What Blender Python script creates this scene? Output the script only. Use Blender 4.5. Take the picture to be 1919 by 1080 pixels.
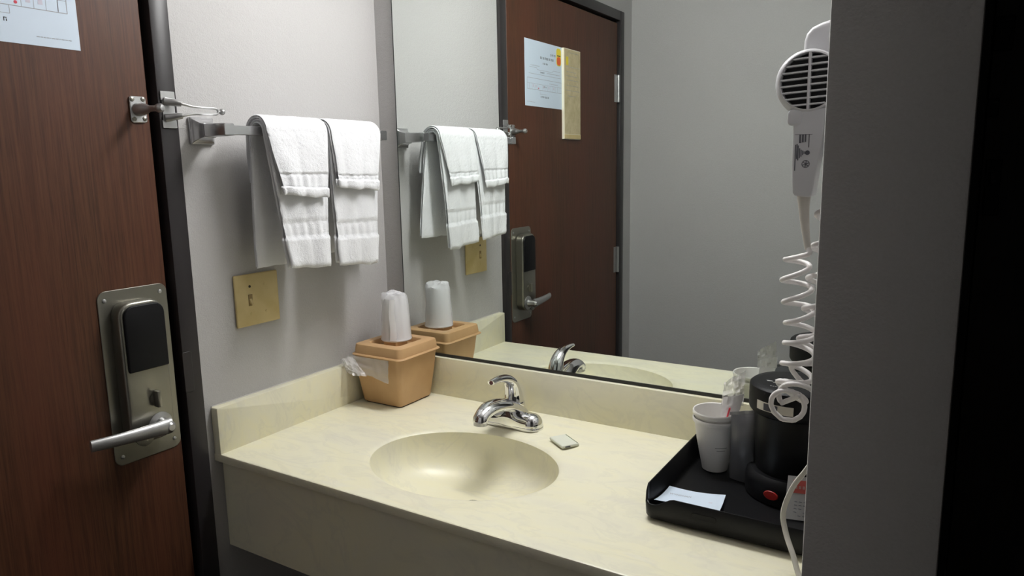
import bpy, bmesh, math, random
from mathutils import Vector, Matrix, noise

for o in list(bpy.data.objects):
    bpy.data.objects.remove(o, do_unlink=True)
scene = bpy.context.scene
COL = scene.collection
ZO = 0.853          # counter height above the floor; all coordinates below are relative to the counter top

# ------------------------------------------------------------------ camera, world, light, exposure
cam_d = bpy.data.cameras.new('camera')
cam = bpy.data.objects.new('camera', cam_d)
COL.objects.link(cam)
_r = Vector((0.85074616, 0.52525284, -0.01845062))
_u = Vector((-0.07141082, 0.15030069, 0.98605791))
_f = Vector((-0.52070286, 0.8375674, -0.16537647))
cam.matrix_world = Matrix(((_r.x, _u.x, -_f.x, 1.29894), (_r.y, _u.y, -_f.y, -1.44849),
                           (_r.z, _u.z, -_f.z, 0.58208 + ZO), (0, 0, 0, 1)))
cam_d.sensor_width = 36.0
cam_d.lens = 1350.65 * 36.0 / 1919.0
cam_d.clip_start = 0.02
scene.camera = cam

world = bpy.data.worlds.new('world')
scene.world = world
world.use_nodes = True
world.node_tree.nodes['Background'].inputs[0].default_value = (0.5, 0.55, 0.6, 1)
world.node_tree.nodes['Background'].inputs[1].default_value = 0.0

LAMP_STRENGTH = 58.0            # the fluorescent vanity light over the mirror
LAMP_COLOR = (1.0, 0.995, 0.985, 1)
vs = scene.view_settings
vs.view_transform = 'Standard'
vs.look = 'None'
vs.exposure = 0.0
vs.gamma = 1.0
vs.use_curve_mapping = False

# ------------------------------------------------------------------ helpers
def lin(r, g, b):
    def c(v):
        v /= 255.0
        return v / 12.92 if v <= 0.04045 else ((v + 0.055) / 1.055) ** 2.4
    return (c(r), c(g), c(b), 1.0)

def mat(name, color, rough=0.5, metal=0.0, **kw):
    m = bpy.data.materials.new(name)
    m.use_nodes = True
    b = m.node_tree.nodes['Principled BSDF']
    b.inputs['Base Color'].default_value = color
    b.inputs['Roughness'].default_value = rough
    b.inputs['Metallic'].default_value = metal
    for k, v in kw.items():
        b.inputs[k.replace('_', ' ')].default_value = v
    return m

def nodes(m):
    nt = m.node_tree
    return nt, nt.nodes['Principled BSDF'], nt.nodes.new, nt.links.new

def coords(m, scale=(1, 1, 1)):
    nt, b, N, L = nodes(m)
    tc = N('ShaderNodeTexCoord')
    mp = N('ShaderNodeMapping')
    mp.inputs['Scale'].default_value = scale
    L(tc.outputs['Object'], mp.inputs['Vector'])
    return mp.outputs['Vector']

def noise_tex(m, vec, scale, detail=3, rough=0.5, dist=0.0):
    nt, b, N, L = nodes(m)
    n = N('ShaderNodeTexNoise')
    n.inputs['Scale'].default_value = scale
    n.inputs['Detail'].default_value = detail
    n.inputs['Roughness'].default_value = rough
    n.inputs['Distortion'].default_value = dist
    L(vec, n.inputs['Vector'])
    return n.outputs['Fac']

def ramp(m, fac, stops):
    nt, b, N, L = nodes(m)
    r = N('ShaderNodeValToRGB')
    e = r.color_ramp.elements
    e[0].position, e[0].color = stops[0]
    e[1].position, e[1].color = stops[-1]
    for p, c in stops[1:-1]:
        x = e.new(p)
        x.color = c
    L(fac, r.inputs['Fac'])
    return r.outputs['Color']

def mixc(m, fac, a, b_, mode='MIX'):
    nt, b, N, L = nodes(m)
    x = N('ShaderNodeMix')
    x.data_type = 'RGBA'
    x.blend_type = mode
    for sock, v in ((x.inputs[0], fac), (x.inputs[6], a), (x.inputs[7], b_)):
        if hasattr(v, 'links'):
            L(v, sock)
        else:
            sock.default_value = v
    return x.outputs[2]

def bump(m, h, strength=0.3, dist=0.001):
    nt, b, N, L = nodes(m)
    n = N('ShaderNodeBump')
    n.inputs['Strength'].default_value = strength
    n.inputs['Distance'].default_value = dist
    L(h, n.inputs['Height'])
    L(n.outputs['Normal'], b.inputs['Normal'])

def base(m, c):
    nt, b, N, L = nodes(m)
    L(c, b.inputs['Base Color'])

def wloc(o):
    v = Vector((0, 0, 0))
    while o is not None:
        v += o.location
        o = o.parent
    return v

def finish(o, label=None, cat=None, group=None, kind=None):
    if label: o['label'] = label
    if cat: o['category'] = cat
    if group: o['group'] = group
    if kind: o['kind'] = kind
    return o

def obj(name, bm, m, parent=None, label=None, cat=None, group=None, kind=None, smooth=35, origin=None):
    """link one bmesh (in counter coordinates) as one mesh object"""
    me = bpy.data.meshes.new(name)
    bmesh.ops.recalc_face_normals(bm, faces=bm.faces) if bm.faces else None
    o = bpy.data.objects.new(name, me)
    COL.objects.link(o)
    if parent is not None:
        o.parent = parent
        off = wloc(parent)
    elif origin is not None:
        o.location = Vector(origin) + Vector((0, 0, ZO))
        off = o.location.copy()
    else:
        off = Vector((0, 0, 0))
    bmesh.ops.translate(bm, verts=bm.verts, vec=Vector((0, 0, ZO)) - off)
    bm.to_mesh(me)
    bm.free()
    if smooth:
        me.polygons.foreach_set('use_smooth', [True] * len(me.polygons))
        me.set_sharp_from_angle(angle=math.radians(smooth))
    for x in (m if isinstance(m, (list, tuple)) else [m]):
        me.materials.append(x)
    return finish(o, label, cat, group, kind)

def thing(name, loc, label, cat, group=None, kind=None):
    o = bpy.data.objects.new(name, None)
    o.empty_display_size = 0.02
    COL.objects.link(o)
    o.location = Vector(loc) + Vector((0, 0, ZO))
    return finish(o, label, cat, group, kind)

BM = bmesh.new

def box(bm, x0, x1, y0, y1, z0, z1, bev=0.0, seg=2, mi=0):
    t = bmesh.new()
    bmesh.ops.create_cube(t, size=1)
    bmesh.ops.scale(t, vec=(x1 - x0, y1 - y0, z1 - z0), verts=t.verts)
    bmesh.ops.translate(t, vec=((x0 + x1) / 2, (y0 + y1) / 2, (z0 + z1) / 2), verts=t.verts)
    if bev:
        bmesh.ops.bevel(t, geom=t.edges[:], offset=bev, segments=seg, profile=0.5, affect='EDGES')
    merge(bm, t, mi)
    return bm

def merge(bm, t, mi=0):
    for f in t.faces:
        f.material_index = mi
    me = bpy.data.meshes.new('tmp')
    t.to_mesh(me)
    t.free()
    bm.from_mesh(me)
    bpy.data.meshes.remove(me)

def lathe(bm, prof, cx, cy, n=40, sx=1.0, sy=1.0, close=False, mi=0):
    """prof: list of (radius, z); revolve about a vertical axis"""
    t = bmesh.new()
    rings = []
    for r, z in prof:
        if r < 1e-6:
            rings.append([t.verts.new((cx, cy, z))])
        else:
            rings.append([t.verts.new((cx + sx * r * math.cos(2 * math.pi * i / n),
                                       cy + sy * r * math.sin(2 * math.pi * i / n), z)) for i in range(n)])
    for a, b in zip(rings, rings[1:]):
        for i in range(n):
            j = (i + 1) % n
            if len(a) == 1 and len(b) == 1: continue
            if len(a) == 1: t.faces.new((a[0], b[j], b[i]))
            elif len(b) == 1: t.faces.new((a[i], a[j], b[0]))
            else: t.faces.new((a[i], a[j], b[j], b[i]))
    merge(bm, t, mi)
    return bm

def rot_lathe(bm, prof, origin, axis, n=32, mi=0):
    """prof (radius, distance along axis)"""
    t = bmesh.new()
    lathe(t, prof, 0, 0, n)
    q = Vector((0, 0, 1)).rotation_difference(Vector(axis).normalized())
    bmesh.ops.transform(t, matrix=Matrix.Translation(origin) @ q.to_matrix().to_4x4(), verts=t.verts)
    merge(bm, t, mi)
    return bm

def smooth_path(pts, sub=6):
    pts = [Vector(p) for p in pts]
    out = []
    n = len(pts)
    for i in range(n - 1):
        p0 = pts[max(i - 1, 0)]; p1 = pts[i]; p2 = pts[i + 1]; p3 = pts[min(i + 2, n - 1)]
        for k in range(sub):
            t = k / sub
            out.append(0.5 * ((2 * p1) + (p2 - p0) * t + (2 * p0 - 5 * p1 + 4 * p2 - p3) * t * t +
                              (3 * p1 - p0 - 3 * p2 + p3) * t ** 3))
    out.append(pts[-1])
    return out

def tube(bm, pts, rad, n=10, flat=1.0, up=None, cap=True, mi=0):
    """rad: number or list; flat: ratio of second radius"""
    t = bmesh.new()
    pts = [Vector(p) for p in pts]
    m = len(pts)
    rads = rad if isinstance(rad, (list, tuple)) else [rad] * m
    if len(rads) != m:
        rr = []
        for i in range(m):
            s = i / (m - 1) * (len(rads) - 1)
            k = min(int(s), len(rads) - 2)
            rr.append(rads[k] * (1 - (s - k)) + rads[k + 1] * (s - k))
        rads = rr
    prev = None
    rings = []
    for i in range(m):
        d = (pts[min(i + 1, m - 1)] - pts[max(i - 1, 0)]).normalized()
        if prev is None:
            ref = Vector(up) if up else (Vector((0, 0, 1)) if abs(d.z) < 0.9 else Vector((1, 0, 0)))
        else:
            ref = prev
        a = (ref - d * ref.dot(d)).normalized()
        prev = a
        b = d.cross(a)
        rings.append([t.verts.new(pts[i] + (a * math.cos(2 * math.pi * k / n) * flat + b * math.sin(2 * math.pi * k / n)) * rads[i]) for k in range(n)])
    for p, q in zip(rings, rings[1:]):
        for k in range(n):
            j = (k + 1) % n
            t.faces.new((p[k], p[j], q[j], q[k]))
    if cap:
        t.faces.new(rings[0][::-1])
        t.faces.new(rings[-1])
    merge(bm, t, mi)
    return bm

def prism(bm, poly, axis, a, b, bev=0.0, seg=2, mi=0):
    """extrude a 2D polygon; axis 'x': (y,z), 'y': (x,z), 'z': (x,y)"""
    t = bmesh.new()
    def P(p, w):
        return {'x': (w, p[0], p[1]), 'y': (p[0], w, p[1]), 'z': (p[0], p[1], w)}[axis]
    lo = [t.verts.new(P(p, a)) for p in poly]
    hi = [t.verts.new(P(p, b)) for p in poly]
    n = len(poly)
    t.faces.new(lo)
    t.faces.new(hi)
    for i in range(n):
        t.faces.new((lo[i], lo[(i + 1) % n], hi[(i + 1) % n], hi[i]))
    bmesh.ops.recalc_face_normals(t, faces=t.faces)
    if bev:
        es = [e for e in t.edges if (e.verts[0] in lo) == (e.verts[1] in lo)] if False else \
             [e for e in t.edges if e.is_manifold and e.calc_face_angle(0) > 0.6]
        bmesh.ops.bevel(t, geom=es, offset=bev, segments=seg, profile=0.5, affect='EDGES', clamp_overlap=True)
    merge(bm, t, mi)
    return bm

def rrect(x0, x1, y0, y1, r, n=6, corners=(1, 1, 1, 1)):
    """rounded rectangle, corners order: (x1,y1) (x0,y1) (x0,y0) (x1,y0)"""
    out = []
    for k, (cx, cy, a0) in enumerate(((x1, y1, 0), (x0, y1, 90), (x0, y0, 180), (x1, y0, 270))):
        if not corners[k]:
            out.append((cx, cy)); continue
        ox = cx - r if cx == x1 else cx + r
        oy = cy - r if cy == y1 else cy + r
        for i in range(n + 1):
            a = math.radians(a0 + 90 * i / n)
            out.append((ox + r * math.cos(a), oy + r * math.sin(a)))
    return out

def loft(bm, rings, cap0=True, cap1=True, mi=0):
    """rings of equal-length 3D point lists"""
    t = bmesh.new()
    R = [[t.verts.new(p) for p in ring] for ring in rings]
    n = len(R[0])
    for a, b in zip(R, R[1:]):
        for i in range(n):
            j = (i + 1) % n
            t.faces.new((a[i], a[j], b[j], b[i]))
    if cap0: t.faces.new(R[0][::-1])
    if cap1: t.faces.new(R[-1])
    merge(bm, t, mi)
    return bm

def grid(bm, fn, nu, nv, thick=0.0, mi=0):
    """surface fn(u,v)->point, optionally with thickness along normals"""
    t = bmesh.new()
    V = [[t.verts.new(fn(i / nu, j / nv)) for j in range(nv + 1)] for i in range(nu + 1)]
    for i in range(nu):
        for j in range(nv):
            t.faces.new((V[i][j], V[i + 1][j], V[i + 1][j + 1], V[i][j + 1]))
    if thick:
        bmesh.ops.recalc_face_normals(t, faces=t.faces)
        bmesh.ops.solidify(t, geom=t.faces[:], thickness=thick)
    merge(bm, t, mi)
    return bm

def text_mesh(bm, body, size, depth, matrix, mi=0):
    cu = bpy.data.curves.new('lettering', 'FONT')
    cu.body = body
    cu.size = size
    cu.extrude = depth
    cu.resolution_u = 2
    ob = bpy.data.objects.new('lettering', cu)
    COL.objects.link(ob)
    dg = bpy.context.evaluated_depsgraph_get()
    me = bpy.data.meshes.new_from_object(ob.evaluated_get(dg))
    t = bmesh.new()
    t.from_mesh(me)
    bmesh.ops.transform(t, matrix=matrix, verts=t.verts)
    merge(bm, t, mi)
    bpy.data.objects.remove(ob, do_unlink=True)
    bpy.data.curves.remove(cu)
    bpy.data.meshes.remove(me)

# ------------------------------------------------------------------ materials
M = {}
# vinyl wall covering
def wallpaper(name, col):
    m = mat(name, col, 0.62)
    v = coords(m)
    n1 = noise_tex(m, coords(m, (1, 1, 1.0)), 330, 4, 0.6)
    n2 = noise_tex(m, coords(m, (1, 1, 1.3)), 90, 3, 0.55)
    n3 = noise_tex(m, v, 4, 3, 0.6)
    nt, b, N, L = nodes(m)
    add = N('ShaderNodeMath'); add.operation = 'ADD'
    L(n1, add.inputs[0]); L(n2, add.inputs[1])
    c = mixc(m, ramp(m, n1, [(0.3, (0, 0, 0, 1)), (0.7, (1, 1, 1, 1))]), tuple(x * 0.93 for x in col[:3]) + (1,), col)
    c = mixc(m, ramp(m, n3, [(0.3, (0, 0, 0, 1)), (0.75, (0.25, 0.25, 0.25, 1))]), c, (col[0] * 0.93, col[1] * 0.93, col[2] * 0.9, 1))
    base(m, c)
    bump(m, add.outputs[0], 0.55, 0.0012)
    return m
M['wall'] = wallpaper('vinyl_wall_covering', (0.505, 0.495, 0.492, 1))
M['ceiling'] = mat('ceiling_paint', (0.48, 0.47, 0.46, 1), 0.8)
bump(M['ceiling'], noise_tex(M['ceiling'], coords(M['ceiling']), 120, 3), 0.5, 0.003)
M['floor'] = mat('floor_tile', (0.16, 0.13, 0.10, 1), 0.5)
base(M['floor'], ramp(M['floor'], noise_tex(M['floor'], coords(M['floor']), 9, 5), [(0.3, (0.12, 0.095, 0.07, 1)), (0.7, (0.2, 0.165, 0.13, 1))]))

# stained oak veneer
m = mat('stained_oak_veneer', (0.15, 0.05, 0.03, 1), 0.46, Specular_IOR_Level=0.35)
nt, b, N, L = nodes(m)
g1 = noise_tex(m, coords(m, (1, 34, 0.9)), 5, 6, 0.65, 0.6)
g2 = noise_tex(m, coords(m, (1, 150, 3.2)), 3, 4, 0.6)
g3 = noise_tex(m, coords(m, (1, 5, 0.5)), 2, 2)
c = ramp(m, g1, [(0.32, lin(55, 35, 22)), (0.5, lin(79, 50, 33)), (0.70, lin(92, 61, 41))])
c = mixc(m, ramp(m, g2, [(0.34, (0.85, 0.85, 0.85, 1)), (0.48, (0, 0, 0, 1))]), c, lin(50, 29, 19))
c = mixc(m, ramp(m, g3, [(0.3, (0, 0, 0, 1)), (0.7, (0.6, 0.6, 0.6, 1))]), c, lin(92, 50, 35))
base(m, c)
bump(m, g2, 0.12, 0.0006)
M['wood'] = m
M['shade_toned_wood'] = mat('shade_toned_door', (0.018, 0.013, 0.011, 1), 0.5)  # near-black tone put in to keep the unlit passage dark
base(M['shade_toned_wood'], ramp(M['shade_toned_wood'], noise_tex(M['shade_toned_wood'], coords(M['shade_toned_wood'], (30, 1, 1)), 5, 4), [(0.3, (0.012, 0.009, 0.008, 1)), (0.7, (0.024, 0.017, 0.014, 1))]))
M['frame'] = mat('dark_bronze_paint', lin(48, 45, 46), 0.34, Specular_IOR_Level=0.28)
bump(M['frame'], noise_tex(M['frame'], coords(M['frame']), 90, 3), 0.08, 0.001)
M['black_gap'] = mat('black_weather_strip', (0.008, 0.008, 0.008, 1), 0.7)

def brushed(name, col, rough=0.3):
    m = mat(name, col, rough, 0.86)
    n = noise_tex(m, coords(m, (60, 60, 2)), 14, 4)
    nt, b, N, L = nodes(m)
    r = N('ShaderNodeMapRange')
    r.inputs['To Min'].default_value = rough * 0.75
    r.inputs['To Max'].default_value = rough * 1.3
    L(n, r.inputs['Value']); L(r.outputs[0], b.inputs['Roughness'])
    return m
M['steel'] = brushed('satin_steel', (0.27, 0.26, 0.225, 1), 0.33)
M['nickel'] = brushed('satin_nickel', (0.46, 0.46, 0.46, 1), 0.36)
M['chrome'] = mat('chrome', (0.78, 0.78, 0.79, 1), 0.06, 1.0)
M['chrome_soft'] = mat('polished_chrome_bar', (0.52, 0.52, 0.53, 1), 0.26, 0.88)
M['black_plastic'] = mat('black_plastic', (0.005, 0.005, 0.0062, 1), 0.5, Specular_IOR_Level=0.2)
M['black_gloss'] = mat('black_gloss_plastic', (0.005, 0.005, 0.0055, 1), 0.38, Specular_IOR_Level=0.25)
M['tray_black'] = mat('black_tray_plastic', (0.0042, 0.0042, 0.005, 1), 0.42, Specular_IOR_Level=0.3)
bump(M['tray_black'], noise_tex(M['tray_black'], coords(M['tray_black']), 500, 2), 0.15, 0.0005)
M['white_plastic'] = mat('white_plastic', (0.60, 0.60, 0.62, 1), 0.32)
M['cord_white'] = mat('white_cord', (0.80, 0.77, 0.76, 1), 0.42)
M['cord_cream'] = mat('cream_cord', (0.62, 0.60, 0.54, 1), 0.45)
M['grey_print'] = mat('grey_print', (0.10, 0.10, 0.12, 1), 0.5)
M['silver_print'] = mat('silver_print', (0.55, 0.55, 0.53, 1), 0.35)
M['almond'] = mat('almond_plastic', lin(214, 194, 140), 0.42)
base(M['almond'], ramp(M['almond'], noise_tex(M['almond'], coords(M['almond']), 18, 4), [(0.3, lin(203, 181, 124)), (0.7, lin(220, 200, 148))]))
M['dark_screw'] = mat('dark_screw_slot', (0.04, 0.03, 0.02, 1), 0.5)

# cultured marble
m = mat('cream_cultured_marble', (0.75, 0.72, 0.55, 1), 0.34)
v = coords(m, (1.0, 2.6, 1.5))
n1 = noise_tex(m, v, 4.2, 5, 0.6, 0.7)
n2 = noise_tex(m, coords(m, (1.6, 3.5, 2.0)), 4.5, 4, 0.6, 1.2)
c = ramp(m, n1, [(0.28, lin(226, 222, 204)), (0.46, lin(234, 230, 206)), (0.6, lin(236, 231, 202)), (0.78, lin(231, 228, 214))])
c = mixc(m, ramp(m, n2, [(0.50, (0, 0, 0, 1)), (0.56, (0.22, 0.22, 0.22, 1)), (0.61, (0, 0, 0, 1))]), c, lin(206, 203, 188))
base(m, c)
M['marble'] = m

# terry cloth
m = mat('white_terry_cloth', (0.79, 0.795, 0.82, 1), 0.95)
nt, b, N, L = nodes(m)
b.inputs['Sheen Weight'].default_value = 0.25
h1 = noise_tex(m, coords(m), 420, 3, 0.7)
h2 = noise_tex(m, coords(m), 90, 3, 0.6)
add = N('ShaderNodeMath'); add.operation = 'ADD'
L(h1, add.inputs[0]); L(h2, add.inputs[1])
bump(m, add.outputs[0], 0.6, 0.0018)
M['terry'] = m

# tan plastic bucket
m = mat('tan_plastic', lin(196, 156, 112), 0.46)
base(m, ramp(m, noise_tex(m, coords(m), 14, 4), [(0.3, lin(190, 152, 108)), (0.7, lin(202, 164, 119))]))
M['tan'] = m

M['dark_brown'] = mat('dark_brown_foot', lin(66, 44, 32), 0.6)
M['paper'] = mat('white_paper', (0.66, 0.76, 0.88, 1), 0.7)
M['ink'] = mat('black_ink', (0.06, 0.06, 0.07, 1), 0.7)
M['ink_light'] = mat('grey_ink', (0.34, 0.35, 0.38, 1), 0.7)
M['ink_pale'] = mat('pale_lilac_ink', (0.62, 0.60, 0.70, 1), 0.7)
M['red_ink'] = mat('red_ink', (0.62, 0.05, 0.08, 1), 0.6)
M['orange_red'] = mat('orange_red_ink', (0.78, 0.12, 0.03, 1), 0.6)
M['yellow'] = mat('yellow_ink', (0.85, 0.68, 0.05, 1), 0.6)
M['tan_paper'] = mat('tan_card', lin(205, 190, 152), 0.6)
base(M['tan_paper'], ramp(M['tan_paper'], noise_tex(M['tan_paper'], coords(M['tan_paper']), 40, 4), [(0.3, lin(190, 176, 136)), (0.7, lin(214, 200, 164))]))
M['cream_edge'] = mat('cream_plastic_edge', lin(238, 232, 212), 0.5)
M['foam'] = mat('white_foam', (0.80, 0.78, 0.75, 1), 0.6)
bump(M['foam'], noise_tex(M['foam'], coords(M['foam']), 350, 2), 0.15, 0.0005)
M['red_switch'] = mat('red_switch', (0.42, 0.02, 0.015, 1), 0.35)

def film(name, col, alpha, rough=0.18):
    m = bpy.data.materials.new(name)
    m.use_nodes = True
    nt = m.node_tree
    b = nt.nodes['Principled BSDF']
    b.inputs['Base Color'].default_value = col
    b.inputs['Roughness'].default_value = rough
    b.inputs['Alpha'].default_value = alpha
    return m
M['film'] = film('clear_plastic_film', (0.85, 0.83, 0.82, 1), 0.34, 0.2)
M['wrapper'] = film('frosted_plastic_film', (0.96, 0.96, 0.99, 1), 0.5, 0.25)
M['cup'] = film('translucent_plastic_cup', (0.92, 0.92, 0.94, 1), 0.8, 0.4)
M['pouch'] = film('smoky_plastic_film', (0.13, 0.13, 0.14, 1), 0.88, 0.25)
M['packet'] = film('clear_packet_film', (0.84, 0.82, 0.82, 1), 0.78, 0.2)
M['window'] = mat('glossy_water_window', (0.62, 0.58, 0.50, 1), 0.2)

m = mat('mirror_silver', (0.84, 0.885, 0.855, 1), 0.0, 1.0)
M['mirror'] = m
M['mirror_edge'] = mat('mirror_edge', (0.03, 0.04, 0.035, 1), 0.3)
M['channel'] = mat('black_mirror_channel', (0.018, 0.018, 0.018, 1), 0.4)

m = bpy.data.materials.new('lamp_diffuser')
m.use_nodes = True
nt = m.node_tree
b = nt.nodes['Principled BSDF']
b.inputs['Base Color'].default_value = (0.9, 0.9, 0.9, 1)
b.inputs['Emission Color'].default_value = LAMP_COLOR
b.inputs['Emission Strength'].default_value = LAMP_STRENGTH
M['lamp'] = m

# ------------------------------------------------------------------ room shell
FZ, CZ = -0.853, 1.55
XR = 3.2           # far right wall of the entry
YF = -1.69          # wall facing the mirror
DY0, DY1 = -1.5813, -0.5787       # outer edges of the door frame along the left wall
DH = 1.230

bm = BM(); box(bm, -0.12, XR + 0.1, -4.1, 1.4, FZ - 0.1, FZ)
obj('floor', bm, M['floor'], label='dark beige floor under the vanity', cat='floor', kind='structure')
bm = BM(); box(bm, -0.12, XR + 0.1, -4.1, 1.4, CZ, CZ + 0.1)
obj('ceiling', bm, M['ceiling'], label='white ceiling over the vanity nook', cat='ceiling', kind='structure')
bm = BM()
box(bm, -0.12, 0, DY1 - 0.001, 0.1, FZ, CZ)
box(bm, -0.12, 0, YF - 0.1, DY0 + 0.001, FZ, CZ)
box(bm, -0.12, 0, DY0, DY1, DH - 0.002, CZ)
obj('wall_left', bm, M['wall'], label='pale grey wall with the towel bar beside the mirror', cat='wall', kind='structure', smooth=0)
bm = BM(); box(bm, 0, 1.25, 0.004, 0.1, FZ, CZ)
obj('wall_back', bm, M['wall'], label='grey wall behind the mirror and vanity', cat='wall', kind='structure', smooth=0)
bm = BM(); box(bm, 0, 1.04, YF - 0.12, YF, FZ, CZ)  # ends early; unseen dark bedroom opened beyond to cut bounce on the partition
obj('wall_front', bm, M['wall'], label='grey wall seen in the mirror beside the door', cat='wall', kind='structure', smooth=0)
bm = BM()
box(bm, 1.190, 1.305, -0.737, 1.2, FZ, CZ, 0.003, 2)
obj('wall_right', bm, M['wall'], label='dark end of the partition wall right of the vanity', cat='wall', kind='structure', smooth=30)
bm = BM()
box(bm, XR, XR + 0.1, -4.0, 1.3, FZ, CZ)
obj('wall_side', bm, M['wall'], label='wall closing the dark passage on the right', cat='wall', kind='structure', smooth=0)
bm = BM()
box(bm, -0.12, XR, -4.1, -4.0, FZ, CZ)
obj('wall_far', bm, M['wall'], label='far wall of the dark bedroom behind the camera', cat='wall', kind='structure', smooth=0)
bm = BM()
box(bm, 0.92, 1.04, -4.0, YF - 0.12, FZ, CZ)
obj('wall_bedroom', bm, M['wall'], label='bedroom wall behind the entry nook', cat='wall', kind='structure', smooth=0)
bm = BM()
box(bm, 1.305, XR, 1.2, 1.3, FZ, CZ)
obj('wall_end', bm, M['wall'], label='wall at the end of the dark passage', cat='wall', kind='structure', smooth=0)

# entry door ---------------------------------------------------------------
DX = 0.003                         # door face
door = thing('door_1', (0, -1.525, FZ), 'reddish brown wood entry door with electronic lock on the left', 'door', kind='structure')
bm = BM(); box(bm, -0.042, DX, -1.525, -0.6312, FZ + 0.008, 1.178, 0.0012, 1)
obj('door_slab', bm, M['wood'], door)
# lock (part of the door), its pieces are sub-parts
bm = BM(); prism(bm, rrect(-0.766, -0.6330, 0.046, 0.3755, 0.016), 'x', DX, DX + 0.0025, 0.0008, 1)
lock = obj('lock_plate', bm, M['steel'], door, label='satin steel lock plate')
bm = BM(); prism(bm, rrect(-0.7475, -0.6600, 0.085, 0.353, 0.026), 'x', DX + 0.002, 0.0345, 0.005, 3)
obj('lock_housing', bm, M['steel'], lock)
bm = BM(); prism(bm, rrect(-0.7405, -0.6625, 0.224, 0.347, 0.02, corners=(1, 1, 0, 0)), 'x', 0.034, 0.040, 0.004, 3)
obj('battery_cover', bm, M['black_plastic'], lock, label='black plastic cover')
bm = BM()
rot_lathe(bm, [(0, 0.034), (0.009, 0.034), (0.009, 0.037), (0, 0.037)], (0, -0.697, 0.166), (1, 0, 0))
box(bm, 0.036, 0.052, -0.7005, -0.6925, 0.150, 0.182, 0.002, 2)
obj('thumb_turn', bm, M['steel'], lock)
bm = BM()
rot_lathe(bm, [(0, 0.03), (0.024, 0.03), (0.024, 0.036), (0.014, 0.039), (0.011, 0.05), (0.011, 0.066), (0.006, 0.072), (0, 0.072)], (0, -0.690, 0.112), (1, 0, 0))
tube(bm, smooth_path([(0.060, -0.686, 0.113), (0.061, -0.705, 0.1135), (0.058, -0.745, 0.1145), (0.053, -0.79, 0.116), (0.046, -0.8265, 0.117)], 5),
     [0.0150, 0.0145, 0.0125, 0.0112, 0.0105], 16, 0.62, up=(1, 0, 0))
obj('lever_handle', bm, M['nickel'], lock)
bm = BM(); rot_lathe(bm, [(0, 0.0), (0.018, 0.0), (0.018, 0.002), (0.012, 0.003), (0, 0.003)], (0.0335, -0.722, 0.098), (1, 0, 0))
obj('key_cylinder', bm, M['steel'], lock)
first = None
for (yy, zz) in ((-0.754, 0.3585), (-0.647, 0.3600), (-0.647, 0.064), (-0.752, 0.0625)):
    if first is None:
        bm = BM(); rot_lathe(bm, [(0.0038, 0.0), (0.0038, 0.001), (0.002, 0.0018), (0, 0.002)], (DX + 0.0025, yy, zz), (1, 0, 0), 12)
        first = obj('screw', bm, M['nickel'], lock)
        fy, fz = yy, zz
    else:
        s = first.copy(); COL.objects.link(s); s.location = first.location + Vector((0, yy - fy, zz - fz))
# guard stud on the door
bm = BM(); prism(bm, rrect(-0.6685, -0.6375, 0.6755, 0.7225, 0.005), 'x', DX, DX + 0.004, 0.001, 1)
guard = obj('guard_plate', bm, M['nickel'], door, label='satin nickel stud plate of the swing bar lock')
bm = BM()
rot_lathe(bm, [(0, 0.0), (0.0125, 0.0), (0.0115, 0.010), (0.009, 0.020), (0.0058, 0.028), (0.0052, 0.042), (0.0062, 0.046), (0.0082, 0.051), (0.0082, 0.056), (0.005, 0.061), (0, 0.062)],
          (DX + 0.003, -0.6535, 0.699), (1, 0.16, 0.0), 20)
obj('guard_stud', bm, M['nickel'], guard)
for (yy, zz) in ((-0.6640, 0.7165), (-0.6435, 0.7175), (-0.6630, 0.6815), (-0.6430, 0.6825)):
    bm = BM(); rot_lathe(bm, [(0.0043, 0.0), (0.0040, 0.001), (0.0022, 0.0018), (0, 0.002)], (DX + 0.004, yy, zz), (1, 0, 0), 12)
    obj('screw', bm, M['steel'], guard)
# hinges
for zc in (0.908, 0.166, -0.60):
    bm = BM()
    box(bm, DX - 0.001, DX + 0.0015, -1.525, -1.497, zc - 0.057, zc + 0.057, 0.0005, 1)
    h = obj('hinge', bm, M['nickel'], door)
    bm = BM()
    for k in range(5):
        z0 = zc - 0.057 + k * 0.0228
        rot_lathe(bm, [(0, 0), (0.0062, 0), (0.0062, 0.0222), (0, 0.0222)], (DX + 0.006, -1.5285, z0), (0, 0, 1), 14)
    obj('hinge_knuckle', bm, M['nickel'], h)

# door frame ---------------------------------------------------------------
fr = thing('trim_1', (0, DY1, FZ), 'dark bronze metal frame around the brown entry door', 'door frame', kind='structure')
fx = 0.012
bm = BM(); box(bm, -0.11, fx, -0.6170, DY1, FZ, DH, 0.002, 2)
jl = obj('jamb', bm, M['frame'], fr)
bm = BM(); box(bm, -0.11, fx, DY0, -1.5400, FZ, DH, 0.002, 2)
obj('jamb', bm, M['frame'], fr)
bm = BM(); box(bm, -0.11, fx - 0.0004, -1.5405, -0.6165, 1.190, DH - 0.0004, 0.002, 2)
obj('head_jamb', bm, M['frame'], fr)
bm = BM()
box(bm, -0.11, -0.046, -0.645, -0.6165, FZ, 1.1905)
box(bm, -0.11, -0.046, -1.5405, -1.51, FZ, 1.1905)
box(bm, -0.11, -0.0462, -1.512, -0.643, 1.165, 1.1905)
box(bm, -0.0465, -0.020, -0.6300, -0.6168, FZ, 1.1902)
obj('weather_strip', bm, M['black_gap'], fr)
# strike lip of the lock
bm = BM(); prism(bm, rrect(-0.6185, -0.5985, 0.150, 0.232, 0.003), 'x', fx, fx + 0.0018, 0.0004, 1)
obj('strike_plate', bm, M['frame'], fr, label='dark strike plate beside the lock')
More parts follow.
